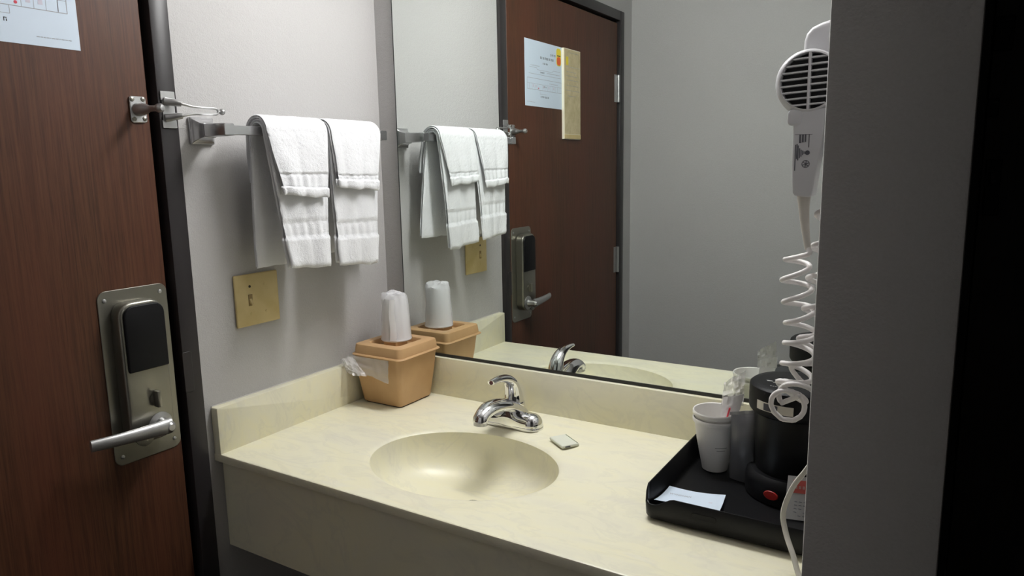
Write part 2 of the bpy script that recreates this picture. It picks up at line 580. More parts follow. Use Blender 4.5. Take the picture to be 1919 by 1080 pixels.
# swing bar guard on the frame
bm = BM()
prism(bm, rrect(-0.6128, -0.5835, 0.7180, 0.7350, 0.002), 'x', fx, fx + 0.003, 0.0006, 1)
prism(bm, rrect(-0.6128, -0.5835, 0.6670, 0.6820, 0.002), 'x', fx, fx + 0.003, 0.0006, 1)
box(bm, fx, fx + 0.0022, -0.6100, -0.5850, 0.680, 0.720, 0.0006, 1)
gb = obj('guard_base', bm, M['nickel'], jl, label='satin nickel base of the swing bar')
# (jamb > guard_base is thing > part > sub-part) bars hang on the jamb too
bm = BM()
tube(bm, smooth_path([(fx + 0.003, -0.606, 0.7165), (fx + 0.008, -0.600, 0.7150), (fx + 0.016, -0.5915, 0.7135), (fx + 0.022, -0.5835, 0.7115)], 4), [0.0075, 0.007, 0.0065, 0.005], 12)
tube(bm, smooth_path([(fx + 0.003, -0.606, 0.6855), (fx + 0.008, -0.600, 0.6865), (fx + 0.016, -0.5915, 0.6885), (fx + 0.022, -0.5835, 0.6895)], 4), [0.0075, 0.007, 0.0065, 0.005], 12)
path = smooth_path([(0.030, -0.589, 0.7125), (0.034, -0.580, 0.7110), (0.037, -0.563, 0.7075), (0.040, -0.540, 0.7060), (0.042, -0.520, 0.7060),
                    (0.0425, -0.5135, 0.7045), (0.0425, -0.5115, 0.7005), (0.0425, -0.5135, 0.6965), (0.042, -0.520, 0.6950), (0.040, -0.540, 0.6950), (0.037, -0.563, 0.6938), (0.034, -0.580, 0.6900), (0.030, -0.589, 0.6885)], 5)
tube(bm, path, 0.0023, 10)
tube(bm, [(0.0425, -0.5125, 0.7005), (0.0425, -0.507, 0.7005)], 0.0024, 10)
rot_lathe(bm, [(0, 0)] + [(0.0062 * math.sin(math.pi * k / 10), 0.0062 * (1 - math.cos(math.pi * k / 10))) for k in range(1, 10)] + [(0, 0.0124)], (0.0425, -0.5085, 0.7005), (0, 1, 0), 18)
obj('swing_bar', bm, M['nickel'], jl, label='u-shaped swing bar with a ball tip')

# papers on the door -------------------------------------------------------
px = DX
plan = thing('evacuation_notice', (px, -0.884, 0.903), 'white landscape paper with floor plan and red and yellow emblem taped to the brown door', 'notice')
bm = BM(); box(bm, px, px + 0.0006, -1.0235, -0.7440, 0.7915, 1.0150)
obj('sheet', bm, M['paper'], plan)
random.seed(4)
X0, X1 = px + 0.0006, px + 0.0008
def bar(bm, y0, z0, y1, z1, w=0.0007):
    d = Vector((y1 - y0, z1 - z0)); n = Vector((-d.y, d.x)).normalized() * w / 2
    prism(bm, [(y0 + n.x, z0 + n.y), (y1 + n.x, z1 + n.y), (y1 - n.x, z1 - n.y), (y0 - n.x, z0 - n.y)], 'x', X0, X1)
bm = BM()
def poly(bm, pts, w=0.0007):
    for a, b in zip(pts, pts[1:]): bar(bm, a[0], a[1], b[0], b[1], w)
# lower wing of the building
poly(bm, [(-0.7595, 0.8870), (-0.7595, 0.8490), (-1.0100, 0.8490), (-1.0100, 0.8870), (-0.7595, 0.8870)], 0.0011)
poly(bm, [(-0.7595, 0.8690), (-1.0100, 0.8690)])
poly(bm, [(-0.8480, 0.8490), (-0.8480, 0.8360), (-0.9000, 0.8360)])
poly(bm, [(-0.7700, 0.9020), (-1.0060, 0.9020)], 0.0010)
poly(bm, [(-0.7740, 0.9240), (-0.8250, 0.9240), (-0.8300, 0.9180), (-0.9400, 0.9180), (-0.9450, 0.9240), (-1.0000, 0.9240)], 0.0009)
for k in range(13):
    y = -0.7735 - k * 0.0187
    if k in (4,): continue
    poly(bm, [(y, 0.8690), (y, 0.8490)], 0.0006)
poly(bm, [(-0.7735, 0.8690), (-0.7735, 0.8510)], 0.0013)
obj('floor_plan', bm, M['ink_light'], plan, kind='stuff')
def words(bm, y0, y1, z, h, gap=0.25):
    y = y0
    while y < y1 - 0.002:
        w = random.uniform(1.2, 3.2) * h
        w = min(w, y1 - y)
        n = max(1, int(w / (h * 0.75)))
        for k in range(n):
            a = y + k * w / n
            kk = random.random()
            lw = w / n * 0.78
            box(bm, X0, X1, a, a + lw * 0.25, z, z + h)
            box(bm, X0, X1, a, a + lw, z + (h * 0.8 if kk < .5 else 0), z + (h if kk < .5 else h * 0.2))
            box(bm, X0, X1, a + lw * 0.7, a + lw, z + (0 if kk < .3 else h * 0.4), z + h * (0.6 if kk < .3 else 1))
        y += w + h * 0.6
bm = BM()
words(bm, -0.965, -0.925, 0.9745, 0.0070)
words(bm, -0.950, -0.850, 0.9575, 0.0075)
words(bm, -0.905, -0.868, 0.9400, 0.0055)
words(bm, -0.912, -0.852, 0.8235, 0.0060)
words(bm, -0.895, -0.872, 0.8600, 0.0045)
words(bm, -0.880, -0.850, 0.9080, 0.0050)
obj('heading', bm, M['ink'], plan, kind='stuff')
bm = BM()
words(bm, -0.812, -0.757, 0.8050, 0.0016)
words(bm, -0.995, -0.900, 0.9105, 0.0028)
words(bm, -0.845, -0.780, 0.9290, 0.0024)
words(bm, -0.980, -0.915, 0.8750, 0.0024)
obj('fine_print', bm, M['ink_light'], plan, kind='stuff')
bm = BM()
for k in (1, 2, 5, 7, 9):
    y = -0.7735 - k * 0.0187
    box(bm, X0, X1, y - 0.012, y - 0.005, 0.857, 0.866)
obj('room_marks', bm, M['ink_pale'], plan, kind='stuff')
bm = BM(); rot_lathe(bm, [(0, 0), (0.0026, 0), (0.0026, 0.0003), (0, 0.0003)], (X0, -0.8378, 0.8548), (1, 0, 0), 16)
obj('location_dot', bm, M['red_ink'], plan, label='red location dot')
bm = BM(); prism(bm, rrect(-1.0085, -0.972, 0.9460, 1.0080, 0.012), 'x', X0, X1)
em = obj('emblem', bm, M['yellow'], plan, label='yellow and red emblem')
bm = BM(); prism(bm, rrect(-1.0045, -0.976, 0.9490, 0.9780, 0.010), 'x', X1, X1 + 0.0002)
obj('emblem_panel', bm, M['orange_red'], em)
bm = BM()
box(bm, X1, X1 + 0.0002, -1.004, -0.977, 0.9800, 0.9835)
obj('emblem_lettering', bm, M['ink'], em)

rate = thing('rate_card_holder', (px, -1.08, 0.85), 'narrow tan card in a cream holder mounted beside the floor plan on the door', 'card holder')
bm = BM()
box(bm, px, px + 0.010, -1.1500, -1.0130, 0.6830, 1.0150, 0.001, 1)
obj('holder', bm, M['cream_edge'], rate)
bm = BM()
box(bm, px + 0.0098, px + 0.0106, -1.1480, -1.0165, 0.7030, 1.0120)
card = obj('card', bm, M['tan_paper'], rate)
bm = BM(); box(bm, px + 0.0098, px + 0.0118, -1.1490, -1.0140, 0.6850, 0.7010, 0.0008, 1)
obj('lip', bm, M['almond'], rate)
X0, X1 = px + 0.0106, px + 0.0108
bm = BM()
for (a, b, z) in ((-1.13, -1.06, 1.000), (-1.142, -1.024, 0.9480), (-1.11, -1.03, 0.930), (-1.12, -1.03, 0.915), (-1.13, -1.03, 0.900), (-1.13, -1.03, 0.880), (-1.14, -1.022, 0.862), (-1.11, -1.04, 0.842)):
    words(bm, a, b, z, 0.0022)
obj('printed_lines', bm, M['ink_light'], card, kind='stuff')
bm = BM()
box(bm, X0, X1, -1.048, -1.030, 0.955, 0.985)
obj('yellow_emblem', bm, M['yellow'], card)

# ------------------------------------------------------------------ mirror
mir = thing('wall_mirror', (0.62, 0.0, 0.1), 'large frameless wall mirror standing on the cream backsplash', 'mirror')
bm = BM(); box(bm, 0.0620, 1.1895, 0.0, 0.0039, 0.1015, 1.20)
obj('mirror_glass', bm, M['mirror'], mir, smooth=0)
bm = BM(); box(bm, 0.0598, 0.0622, -0.0003, 0.0039, 0.1015, 1.20)
obj('mirror_edge', bm, M['mirror_edge'], mir)
bm = BM(); box(bm, 0.0598, 1.1895, -0.0018, 0.0, 0.1003, 0.1075)
box(bm, 0.0598, 1.1895, -0.0018, 0.0039, 0.1003, 0.1016)
obj('edge_channel', bm, M['channel'], mir, label='black channel under the mirror')

# ------------------------------------------------------------------ vanity light (out of frame, lights the room)
LX0, LX1 = 0.37, 0.87
vl = thing('vanity_light', (0.65, 0.0, 1.28), 'white fluorescent wall light above the mirror', 'light')
bm = BM(); box(bm, LX0 - 0.01, LX1 + 0.01, -0.030, 0.0039, 1.25, 1.37, 0.003, 1)
obj('housing', bm, M['white_plastic'], vl)
prof = [(-0.030, 1.262), (-0.09, 1.252), (-0.118, 1.266), (-0.128, 1.30), (-0.118, 1.338), (-0.09, 1.355), (-0.030, 1.36)]
bm = BM(); prism(bm, prof, 'x', LX0, LX1)
obj('diffuser', bm, M['lamp'], vl, smooth=40)
for xa, xb in ((LX0 - 0.012, LX0), (LX1, LX1 + 0.012)):
    bm = BM(); prism(bm, [(-0.0301, 1.255), (-0.095, 1.246), (-0.125, 1.262), (-0.136, 1.30), (-0.125, 1.345), (-0.095, 1.362), (-0.0301, 1.366)], 'x', xa, xb)
    obj('end_cap', bm, M['white_plastic'], vl)

# ------------------------------------------------------------------ vanity
CD = -0.5588        # front edge of the counter
CX0, CX1 = 0.0, 1.19
CXc, CYc, RA, RB = 0.476, -0.328, 0.206, 0.160
van = thing('bathroom_vanity', (0.595, -0.28, 0), 'cream cultured marble vanity top with an integral oval sink under the mirror', 'vanity')
N_A = 112
def ell(k, a, b, z, ox=0, oy=0):
    t = 2 * math.pi * k / N_A
    return (CXc + ox + a * math.cos(t), CYc + oy + b * math.sin(t), z)
def rect_pt(k, z):
    t = 2 * math.pi * k / N_A
    c, s = RA * math.cos(t), RB * math.sin(t)
    best = 1e9
    for v, lo, hi, o in ((c, 0.0, CX1, CXc), (s, CD + 0.0035, -0.0, CYc)):
        if v > 1e-9: best = min(best, (hi - o) / v)
        elif v < -1e-9: best = min(best, (lo - o) / v)
    return (CXc + c * best, CYc + s * best, z)
rings = []
rings.append([rect_pt(k, 0.0) for k in range(N_A)])
# snap the nearest points to the corners
for cx, cy in ((0.0, CD + 0.0035), (CX1, CD + 0.0035), (CX1, 0.0), (0.0, 0.0)):
    k = min(range(N_A), key=lambda i: (rings[0][i][0] - cx) ** 2 + (rings[0][i][1] - cy) ** 2)
    rings[0][k] = (cx, cy, 0.0)
rings.append([ell(k, 0.292, 0.2150, 0.0) for k in range(N_A)])
rings.append([ell(k, 0.286, 0.2105, -0.0012) for k in range(N_A)])
rings.append([ell(k, 0.278, 0.2045, -0.0022) for k in range(N_A)])
rings.append([ell(k, RA + 0.012, RB + 0.012, -0.0035) for k in range(N_A)])
rings.append([ell(k, RA + 0.004, RB + 0.004, -0.0048) for k in range(N_A)])
rings.append([ell(k, RA - 0.001, RB - 0.001, -0.0085) for k in range(N_A)])
bm = BM(); loft(bm, rings, False, False)
# rounded front nose and underside
t = bmesh.new()
sec = [(CD + 0.0035, 0.0), (CD + 0.0012, -0.0008), (CD, -0.0035), (CD, -0.0150), (CD + 0.001, -0.0172), (CD + 0.003, -0.018), (CD + 0.03, -0.018)]
pts = [[t.verts.new((x, y, z)) for y, z in sec] for x in (CX0, CX1)]
for a in range(len(sec) - 1):
    t.faces.new((pts[0][a], pts[1][a], pts[1][a + 1], pts[0][a + 1]))
merge(bm, t)
obj('countertop', bm, M['marble'], van)
rings = [[ell(k, RA - 0.001, RB - 0.001, -0.0085) for k in range(N_A)]]
BD = 0.108
for q in range(1, 17):
    s = q / 16
    rr = 1 - s
    # bowl profile
    f = math.cos(s * math.pi / 2) ** 0.62
    z = -0.0085 - (BD - 0.0085) * (1 - (1 - s) ** 2.1)
    a = 0.024 + (RA - 0.025) * f
    b = 0.024 + (RB - 0.025) * f
    rings.append([ell(k, a, b, z, 0.010 * s, 0.016 * s) for k in range(N_A)])
bm = BM(); loft(bm, rings, False, False)
obj('sink_bowl', bm, M['marble'], van)
bm = BM()
lathe(bm, [(0.026, -BD + 0.0012), (0.024, -BD + 0.0022), (0.020, -BD + 0.001), (0.0185, -BD - 0.004), (0, -BD - 0.004)], CXc + 0.010, CYc + 0.016, 32)
lathe(bm, [(0.0, -BD + 0.009), (0.012, -BD + 0.0085), (0.0165, -BD + 0.0065), (0.0165, -BD + 0.004), (0.006, -BD + 0.0035), (0.006, -BD - 0.004)], CXc + 0.010, CYc + 0.016, 28)
obj('drain_stopper', bm, M['chrome_soft'], van, label='chrome pop-up drain stopper')
bm = BM(); box(bm, 0.0, CX1 - 0.0005, -0.012, 0.0, -0.001, 0.100, 0.0015, 2)
obj('back_splash', bm, M['marble'], van)
bm = BM(); prism(bm, rrect(CD + 0.001, -0.012, -0.0175, 0.100, 0.003, 4, (0, 1, 0, 0)), 'x', 0.0004, 0.0205, 0.0012, 2)
obj('side_splash', bm, M['marble'], van)
bm = BM()
box(bm, 0.001, CX1 - 0.0005, CD + 0.016, CD + 0.032, -0.216, -0.0175, 0.002, 1)
obj('apron', bm, M['marble'], van)
bm = BM(); tube(bm, [(0.0002 + 0.0008, CD + 0.003 + i * 0.027, 0.1004 + 0.0003 * math.sin(i * 2.3)) for i in range(21)], 0.0012, 6)
obj('caulk_line', bm, mat('dirty_white_caulk', (0.62, 0.60, 0.56, 1), 0.7), van)

# ------------------------------------------------------------------ faucet
FX, FY = 0.460, -0.108
fa = thing('faucet', (FX, FY, 0), 'chrome single lever faucet behind the oval sink', 'faucet')
bm = BM()
rings = []
for z, s, e in ((0.000, 1.0, 0), (0.004, 1.0, 0), (0.006, 0.985, 0), (0.0065, 0.96, 0)):
    ring = []
    for k in range(56):
        a = 2 * math.pi * k / 56
        # stadium outline 156 x 52 mm
        hx, hr = 0.051, 0.027
        cx = hx if math.cos(a) > 0 else -hx
        ring.append((FX + (cx + hr * math.cos(a)) * s, FY + hr * 1.02 * math.sin(a) * s, z))
    rings.append(ring)
loft(bm, rings)
# domed ends
for sx in (-1, 1):
    lathe(bm, [(0.0265, 0.005), (0.0262, 0.010), (0.0245, 0.018), (0.0205, 0.0255), (0.0135, 0.031), (0.006, 0.0335), (0, 0.034)], FX + sx * 0.0505, FY, 32)
# saddle between the domes, rising to the lever seat
rings = []
for i in range(19):
    u = -1 + 2 * i / 18
    hgt = 0.0335 + 0.0175 * math.exp(-(abs(u) / 0.50) ** 2.6)
    wid = 0.0262 + 0.0015 * math.exp(-(u / 0.5) ** 2)
    ring = []
    for k in range(17):
        a = math.pi * k / 16
        ring.append((FX + u * 0.050, FY + wid * math.cos(a), 0.004 + (hgt - 0.004) * math.sin(a) ** 0.62))
    rings.append(ring)
loft(bm, rings)
obj('deck_body', bm, M['chrome'], fa)
# spout: broad hood sweeping over the bowl
bm = BM()
rings = []
path = smooth_path([(0, 0.006, 0.026), (0, -0.014, 0.040), (0, -0.040, 0.0535), (0, -0.068, 0.0615), (0, -0.095, 0.0635), (0, -0.116, 0.0590), (0, -0.127, 0.0520), (0, -0.1290, 0.0460)], 4)
for i, p in enumerate(path):
    s = i / (len(path) - 1)
    w = 0.0390 - 0.0208 * min(1, s * 1.35)
    h = 0.0235 - 0.0085 * min(1, s * 1.3)
    d = (path[min(i + 1, len(path) - 1)] - path[max(i - 1, 0)]).normalized()
    nrm = Vector((0, d.z, -d.y))
    ring = []
    for k in range(28):
        a = 2 * math.pi * k / 28
        c, sn = math.cos(a), math.sin(a)
        ring.append(Vector((FX + w * c, FY, 0)) + Vector((0, p.y, p.z)) + nrm * h * sn * (0.95 if sn > 0 else 0.40 + 0.4 * s))
    rings.append(ring)
loft(bm, rings)
obj('spout', bm, M['chrome'], fa)
bm = BM(); rot_lathe(bm, [(0.0, 0.0), (0.0142, 0.0), (0.0152, 0.001), (0.0152, 0.010), (0.012, 0.011), (0, 0.011)], (FX, FY - 0.1280, 0.0490), (0, -0.10, -1), 24)
obj('aerator', bm, M['chrome_soft'], fa)
# lever: dome rising from the deck, sweeping forward
bm = BM()
path = smooth_path([(0, 0.006, 0.046), (0, 0.0075, 0.060), (0, 0.0055, 0.078), (0, -0.002, 0.096), (0, -0.017, 0.110), (0, -0.038, 0.1180), (0, -0.062, 0.1210), (0, -0.084, 0.1205)], 5)
rings = []
for i, p in enumerate(path):
    s = i / (len(path) - 1)
    w = 0.0160 * (1 - s) ** 1.1 + 0.0092
    h = 0.0195 * (1 - s) ** 1.35 + 0.0050
    d = (path[min(i + 1, len(path) - 1)] - path[max(i - 1, 0)]).normalized()
    nrm = Vector((1, 0, 0)).cross(d)
    rings.append([Vector((FX + w * math.cos(2 * math.pi * k / 24), FY, 0)) + p + nrm * h * math.sin(2 * math.pi * k / 24) for k in range(24)])
loft(bm, rings)
lathe(bm, [(0.0255, 0.044), (0.0268, 0.048), (0.0262, 0.0525), (0.0240, 0.0545), (0, 0.0545)], FX, FY + 0.006, 32)
lev = obj('lever', bm, M['chrome'], fa)
bm = BM(); rot_lathe(bm, [(0, 0), (0.0046, 0), (0.0044, 0.0012), (0, 0.0016)], (FX, FY - 0.0838, 0.1205), (0, -1, -0.05), 16)
obj('index_button', bm, mat('maroon_button', (0.10, 0.012, 0.02, 1), 0.3), lev, label='dark red temperature button')
bm = BM(); rot_lathe(bm, [(0, 0), (0.0030, 0), (0.0028, 0.001), (0, 0.001)], (FX, FY - 0.0065, 0.079), (0, -1, 0), 14)
obj('set_screw', bm, M['black_plastic'], lev)

# ------------------------------------------------------------------ soap
so = thing('soap_bar', (0.615, -0.152, 0), 'small wrapped soap bar lying right of the faucet', 'soap')
ang = math.radians(-35)
SX, SY = 0.617, -0.1525
def rotz(bm, cx, cy, a):
    bmesh.ops.rotate(bm, cent=(cx, cy, 0), matrix=Matrix.Rotation(a, 3, 'Z'), verts=bm.verts)
bm = BM(); box(bm, SX - 0.030, SX + 0.030, SY - 0.0205, SY + 0.0205, 0.0004, 0.0070, 0.0024, 3)
rotz(bm, SX, SY, ang)
obj('bar', bm, mat('pale_wrapped_soap', (0.70, 0.72, 0.62, 1), 0.35), so)
bm = BM(); box(bm, SX - 0.026, SX + 0.028, SY + 0.0165, SY + 0.0182, 0.0064, 0.0077, 0.0004, 1)
rotz(bm, SX, SY, ang)
obj('wrapper_seam', bm, mat('olive_seam', (0.22, 0.24, 0.13, 1), 0.5), so)
bm = BM(); box(bm, SX + 0.0294, SX + 0.0306, SY - 0.013, SY - 0.001, 0.0022, 0.0050, 0.0003, 1)
rotz(bm, SX, SY, ang)
obj('printed_mark', bm, M['ink'], so, label='small black printed mark')

# ------------------------------------------------------------------ towel bar
BX, BZ, BH = 0.0785, 0.6635, 0.0088
tb = thing('towel_bar', (0, -0.315, BZ), 'square chrome towel bar on the left wall holding four white towels', 'towel bar')
bm = BM(); box(bm, BX - BH, BX + BH - 0.001, -0.526, -0.083, BZ - BH, BZ + BH, 0.001, 1)
obj('bar', bm, M['chrome_soft'], tb)
for yc in (-0.5245, -0.0830):
    bm = BM()
    def sq(x, h, r=0.002):
        return [(x, yc + p[0], BZ + 0.001 + p[1]) for p in rrect(-h, h, -h, h, min(r, h * 0.5), 3)]
    rings = [sq(0.0003, 0.0265), sq(0.005, 0.0265), sq(0.007, 0.0255), sq(0.0095, 0.0225), sq(0.014, 0.0185), sq(0.021, 0.0152), sq(0.030, 0.0136), sq(0.0305, 0.0128),
             sq(0.060, 0.0124), sq(0.0890, 0.0114), sq(0.0905, 0.0104)]
    loft(bm, rings)
    obj('post', bm, M['chrome_soft'], tb)

# ------------------------------------------------------------------ towels
def towel(name, label, cat, group, top, fbot, bbot, zf, zb, ro, th, layers, xf, xb, seed, bands, base_loc):
    """top/fbot/bbot: (y0,y1) edges at bar, front hem, back hem"""
    t = BM()
    rnd = random.Random(seed)
    for L in range(layers):
        off = ro + L * (th + 0.0006)
        x_f, x_b = xf + L * (th + 0.0012), xb - L * (th + 0.0012)
        z_f = zf + 0.004 * (layers - 1 - L) * rnd.uniform(0.4, 1.4)
        z_b = zb + 0.006 * L * rnd.uniform(0.3, 1.3)
        ph = rnd.uniform(0, 6)
        lb = BZ - z_b; lf = BZ - z_f; la = math.pi * off
        tot = lb + la + lf
        ns, ny = 120, 44
        rows = []
        sd = Vector((seed * 3.7 + L * 11, seed * 1.3, 2.1))
        shrink = rnd.uniform(0.000, 0.003)
        for i in range(ns + 1):
            s = tot * i / ns
            if s < lb:
                f = s / lb
                p = Vector((x_b + (BX - off - x_b) * f ** 1.6, 0, z_b + lb * f)); n = Vector((-1, 0, 0))
                w = 1 - f; e = bbot; tgt = 0
            elif s < lb + la:
                a = math.pi - (s - lb) / off
                p = Vector((BX + off * math.cos(a), 0, BZ + off * math.sin(a))); n = Vector((math.cos(a), 0, math.sin(a)))
                w = 0; e = top; tgt = 1
            else:
                f = (s - lb - la) / lf
                p = Vector((BX + off + (x_f - BX - off) * f ** 0.8, 0, BZ - lf * f)); n = Vector((1, 0, 0))
                w = f; e = fbot; tgt = 2
            y0 = top[0] * (1 - w) + e[0] * w + shrink
            y1 = top[1] * (1 - w) + e[1] * w - shrink
            row_o, row_i = [], []
            hem_d = (z_f, p.z) if tgt == 2 else (None, None)
            puff = 1.0; groove = 0.0
            if tgt == 2:
                d = p.z - z_f
                for b0, b1 in bands:
                    if b0 < d < b1: puff = 0.25; groove = 0.0014
                    if abs(d - b0) < 0.0035 or abs(d - b1) < 0.0035: groove = 0.0024
                if d < bands[0][0] if bands else False: groove = -0.0022 * min(1, d / 0.008)
                # hem is slightly wider
                if bands and d < bands[0][0]:
                    y0 -= 0.004; y1 += 0.004
            if tgt == 0 and bands:
                d = p.z - z_b
                for b0, b1 in bands:
                    if b0 < d < b1: puff = 0.25; groove = 0.0014
            wig = 0.0022 * noise.noise(Vector((p.z * 22, seed + L * 3.1, 0)))
            for j in range(ny + 1):
                q = j / ny
                y = y0 + (y1 - y0) * q + wig
                # broad folds grow towards the hems
                fold = (0.0045 * math.sin(q * 5.5 + ph) + 0.003 * math.sin(q * 11 + ph * 2 + p.z * 9)) * w
                hemz = 0.0
                if w > 0.6: hemz = 0.004 * noise.noise(Vector((y * 30, seed, L))) * (w - 0.6) / 0.4 + (0.010 * (0.5 - q) * (-1 if tgt == 2 else 0.3)) * (w - 0.6) / 0.4
                terry = 0.0010 * puff * noise.noise(Vector((y * 260, p.z * 260 + p.x * 260, seed))) + 0.0008 * noise.noise(Vector((y * 32, s * 32, seed + 5)))
                if puff < 0.5: terry += 0.0012 * math.sin(q * 38 + ph)
                edge = min(q, 1 - q) * (y1 - y0)
                rnd_t = 1.0 if edge > 0.004 else math.sqrt(max(0.0, 1 - (1 - edge / 0.004) ** 2)) * 0.85 + 0.15
                hd = min(s, tot - s)
                rnd_t *= 1.0 if hd > 0.004 else (math.sqrt(max(0.0, 1 - (1 - hd / 0.004) ** 2)) * 0.85 + 0.15)
                half = th / 2 * rnd_t
                fo = n * abs(fold) if tgt == 2 else n * (-abs(fold) * 0.3)
                c = Vector((p.x, y, p.z - hemz)) + fo
                row_o.append(t.verts.new(c + n * (half + (terry - groove) * rnd_t)))
                row_i.append(t.verts.new(c - n * (half)))
            rows.append((row_o, row_i))
        for (ao, ai), (bo, bi) in zip(rows, rows[1:]):
            for j in range(ny):
                t.faces.new((ao[j], ao[j + 1], bo[j + 1], bo[j]))
                t.faces.new((ai[j + 1], ai[j], bi[j], bi[j + 1]))
            t.faces.new((ao[0], bo[0], bi[0], ai[0]))
            t.faces.new((bo[ny], ao[ny], ai[ny], bi[ny]))
        for (o_, i_) in (rows[0], rows[-1]):
            for j in range(ny):
                t.faces.new((o_[j], i_[j], i_[j + 1], o_[j + 1]))
    return obj(name, t, M['terry'], None, label, cat, group, smooth=60, origin=base_loc)

HB = [(0.066, 0.098)]
towel('hand_towel', 'long white hand towel hanging on the bar end nearest the door', 'towel', 'white towels on the towel bar',
      (-0.4535, -0.2865), (-0.4205, -0.3065), (-0.4560, -0.320), 0.3760, 0.3830, 0.0175, 0.0048, 2, 0.106, 0.050, 1, HB, (BX, -0.37, BZ))
towel('hand_towel', 'long white hand towel hanging on the bar end nearest the mirror', 'towel', 'white towels on the towel bar',
      (-0.2805, -0.1190), (-0.2760, -0.1500), (-0.268, -0.0950), 0.3640, 0.3930, 0.0175, 0.0048, 2, 0.102, 0.050, 2, HB, (BX, -0.20, BZ))
towel('washcloth', 'short white washcloth folded over the hand towel nearest the door', 'towel', 'white towels on the towel bar',
      (-0.4555, -0.2865), (-0.4300, -0.3115), (-0.4450, -0.300), 0.5290, 0.5600, 0.0278, 0.0032, 2, 0.1180, 0.038, 3, [(0.018, 0.046)], (BX, -0.37, BZ + 0.03))
towel('washcloth', 'short white washcloth folded over the hand towel nearest the mirror', 'towel', 'white towels on the towel bar',
      (-0.2805, -0.1165), (-0.2740, -0.1480), (-0.2700, -0.110), 0.5390, 0.5700, 0.0278, 0.0032, 2, 0.1150, 0.038, 4, [(0.020, 0.030)], (BX, -0.20, BZ + 0.03))

# ------------------------------------------------------------------ light switch
sw = thing('light_switch', (0, -0.4225, 0.3085), 'almond two gang switch plate under the towels', 'switch')
bm = BM(); box(bm, 0.0003, 0.0065, -0.4800, -0.3655, 0.2520, 0.3655, 0.0028, 3)
obj('plate', bm, M['almond'], sw)
bm = BM(); box(bm, 0.006, 0.0072, -0.4480, -0.4370, 0.2960, 0.3210, 0.0004, 1)
tg = obj('toggle_slot', bm, mat('tan_toggle_slot', lin(150, 128, 84), 0.5), sw)
bm = BM()
prism(bm, [(0.0066, 0.3020), (0.0066, 0.3125), (0.0150, 0.3010), (0.0150, 0.2965)], 'y', -0.4455, -0.4395, 0.0006, 1)
obj('toggle', bm, M['almond'], tg)
for (yy, zz, mm) in ((-0.4425, 0.3385, 'dark_screw'), (-0.4425, 0.2785, 'almond'), (-0.4025, 0.3385, 'almond'), (-0.4025, 0.2785, 'almond')):
    bm = BM(); rot_lathe(bm, [(0.0030, 0.0), (0.0028, 0.0008), (0, 0.0012)], (0.0065, yy, zz), (1, 0, 0), 12)
    obj('screw', bm, M[mm], sw, label='dark screw' if mm == 'dark_screw' else None)

# ------------------------------------------------------------------ ice bucket
bk = thing('ice_bucket', (0.105, -0.095, 0), 'tan plastic ice bucket with a lid in the corner of the counter', 'ice bucket')
def rr3(x0, x1, y0, y1, r, z, n=6):
    return [(p[0], p[1], z) for p in rrect(x0, x1, y0, y1, r, n)]
bm = BM()
loft(bm, [rr3(0.0420, 0.1600, -0.1470, -0.0300, 0.010, 0.000), rr3(0.0420, 0.1600, -0.1470, -0.0300, 0.010, 0.0035)])
obj('foot', bm, M['dark_brown'], bk, label='dark bottom rim')
bm = BM()
loft(bm, [rr3(0.0400, 0.1625, -0.1495, -0.0285, 0.010, 0.0034), rr3(0.0385, 0.1640, -0.1510, -0.0270, 0.010, 0.006),
          rr3(0.0320, 0.1745, -0.1640, -0.0190, 0.011, 0.080), rr3(0.0290, 0.1795, -0.1700, -0.0160, 0.012, 0.128)])
obj('body', bm, M['tan'], bk)
bm = BM()
NL = 6
LZ = 0.1555
L0 = dict(x0=0.0290, x1=0.1890, y0=-0.1740, y1=-0.0155)
def lr(d, r, z): return rr3(L0['x0'] + d, L0['x1'] - d, L0['y0'] + d, L0['y1'] - d, r, z, NL)
outer = [lr(0.004, 0.014, 0.1255), lr(-0.0015, 0.016, 0.1270), lr(-0.0030, 0.016, 0.1290), lr(-0.0015, 0.016, 0.1310), lr(0.0025, 0.014, 0.1320), lr(0.0045, 0.014, 0.1510), lr(0.0058, 0.013, 0.1542), lr(0.0085, 0.012, LZ)]
npt = len(outer[0])
cxl, cyl = 0.1075, -0.0955
def oval(a, b, z):
    out = []
    for p in outer[-1]:
        t_ = math.atan2((p[1] - cyl) / b, (p[0] - cxl) / a)
        out.append((cxl + a * math.cos(t_), cyl + b * math.sin(t_), z))
    return out
recess = [oval(0.0665, 0.0630, LZ), oval(0.0658, 0.0622, LZ - 0.0008), oval(0.0640, 0.0605, LZ - 0.0130), oval(0.0620, 0.0585, LZ - 0.0140), oval(0.031, 0.0305, LZ - 0.0138), oval(0.0300, 0.0295, LZ - 0.0130), oval(0.0290, 0.0285, LZ + 0.0002), oval(0.028, 0.0275, LZ + 0.0008)]
loft(bm, outer + recess, True, True)
obj('lid', bm, M['tan'], bk, smooth=40)

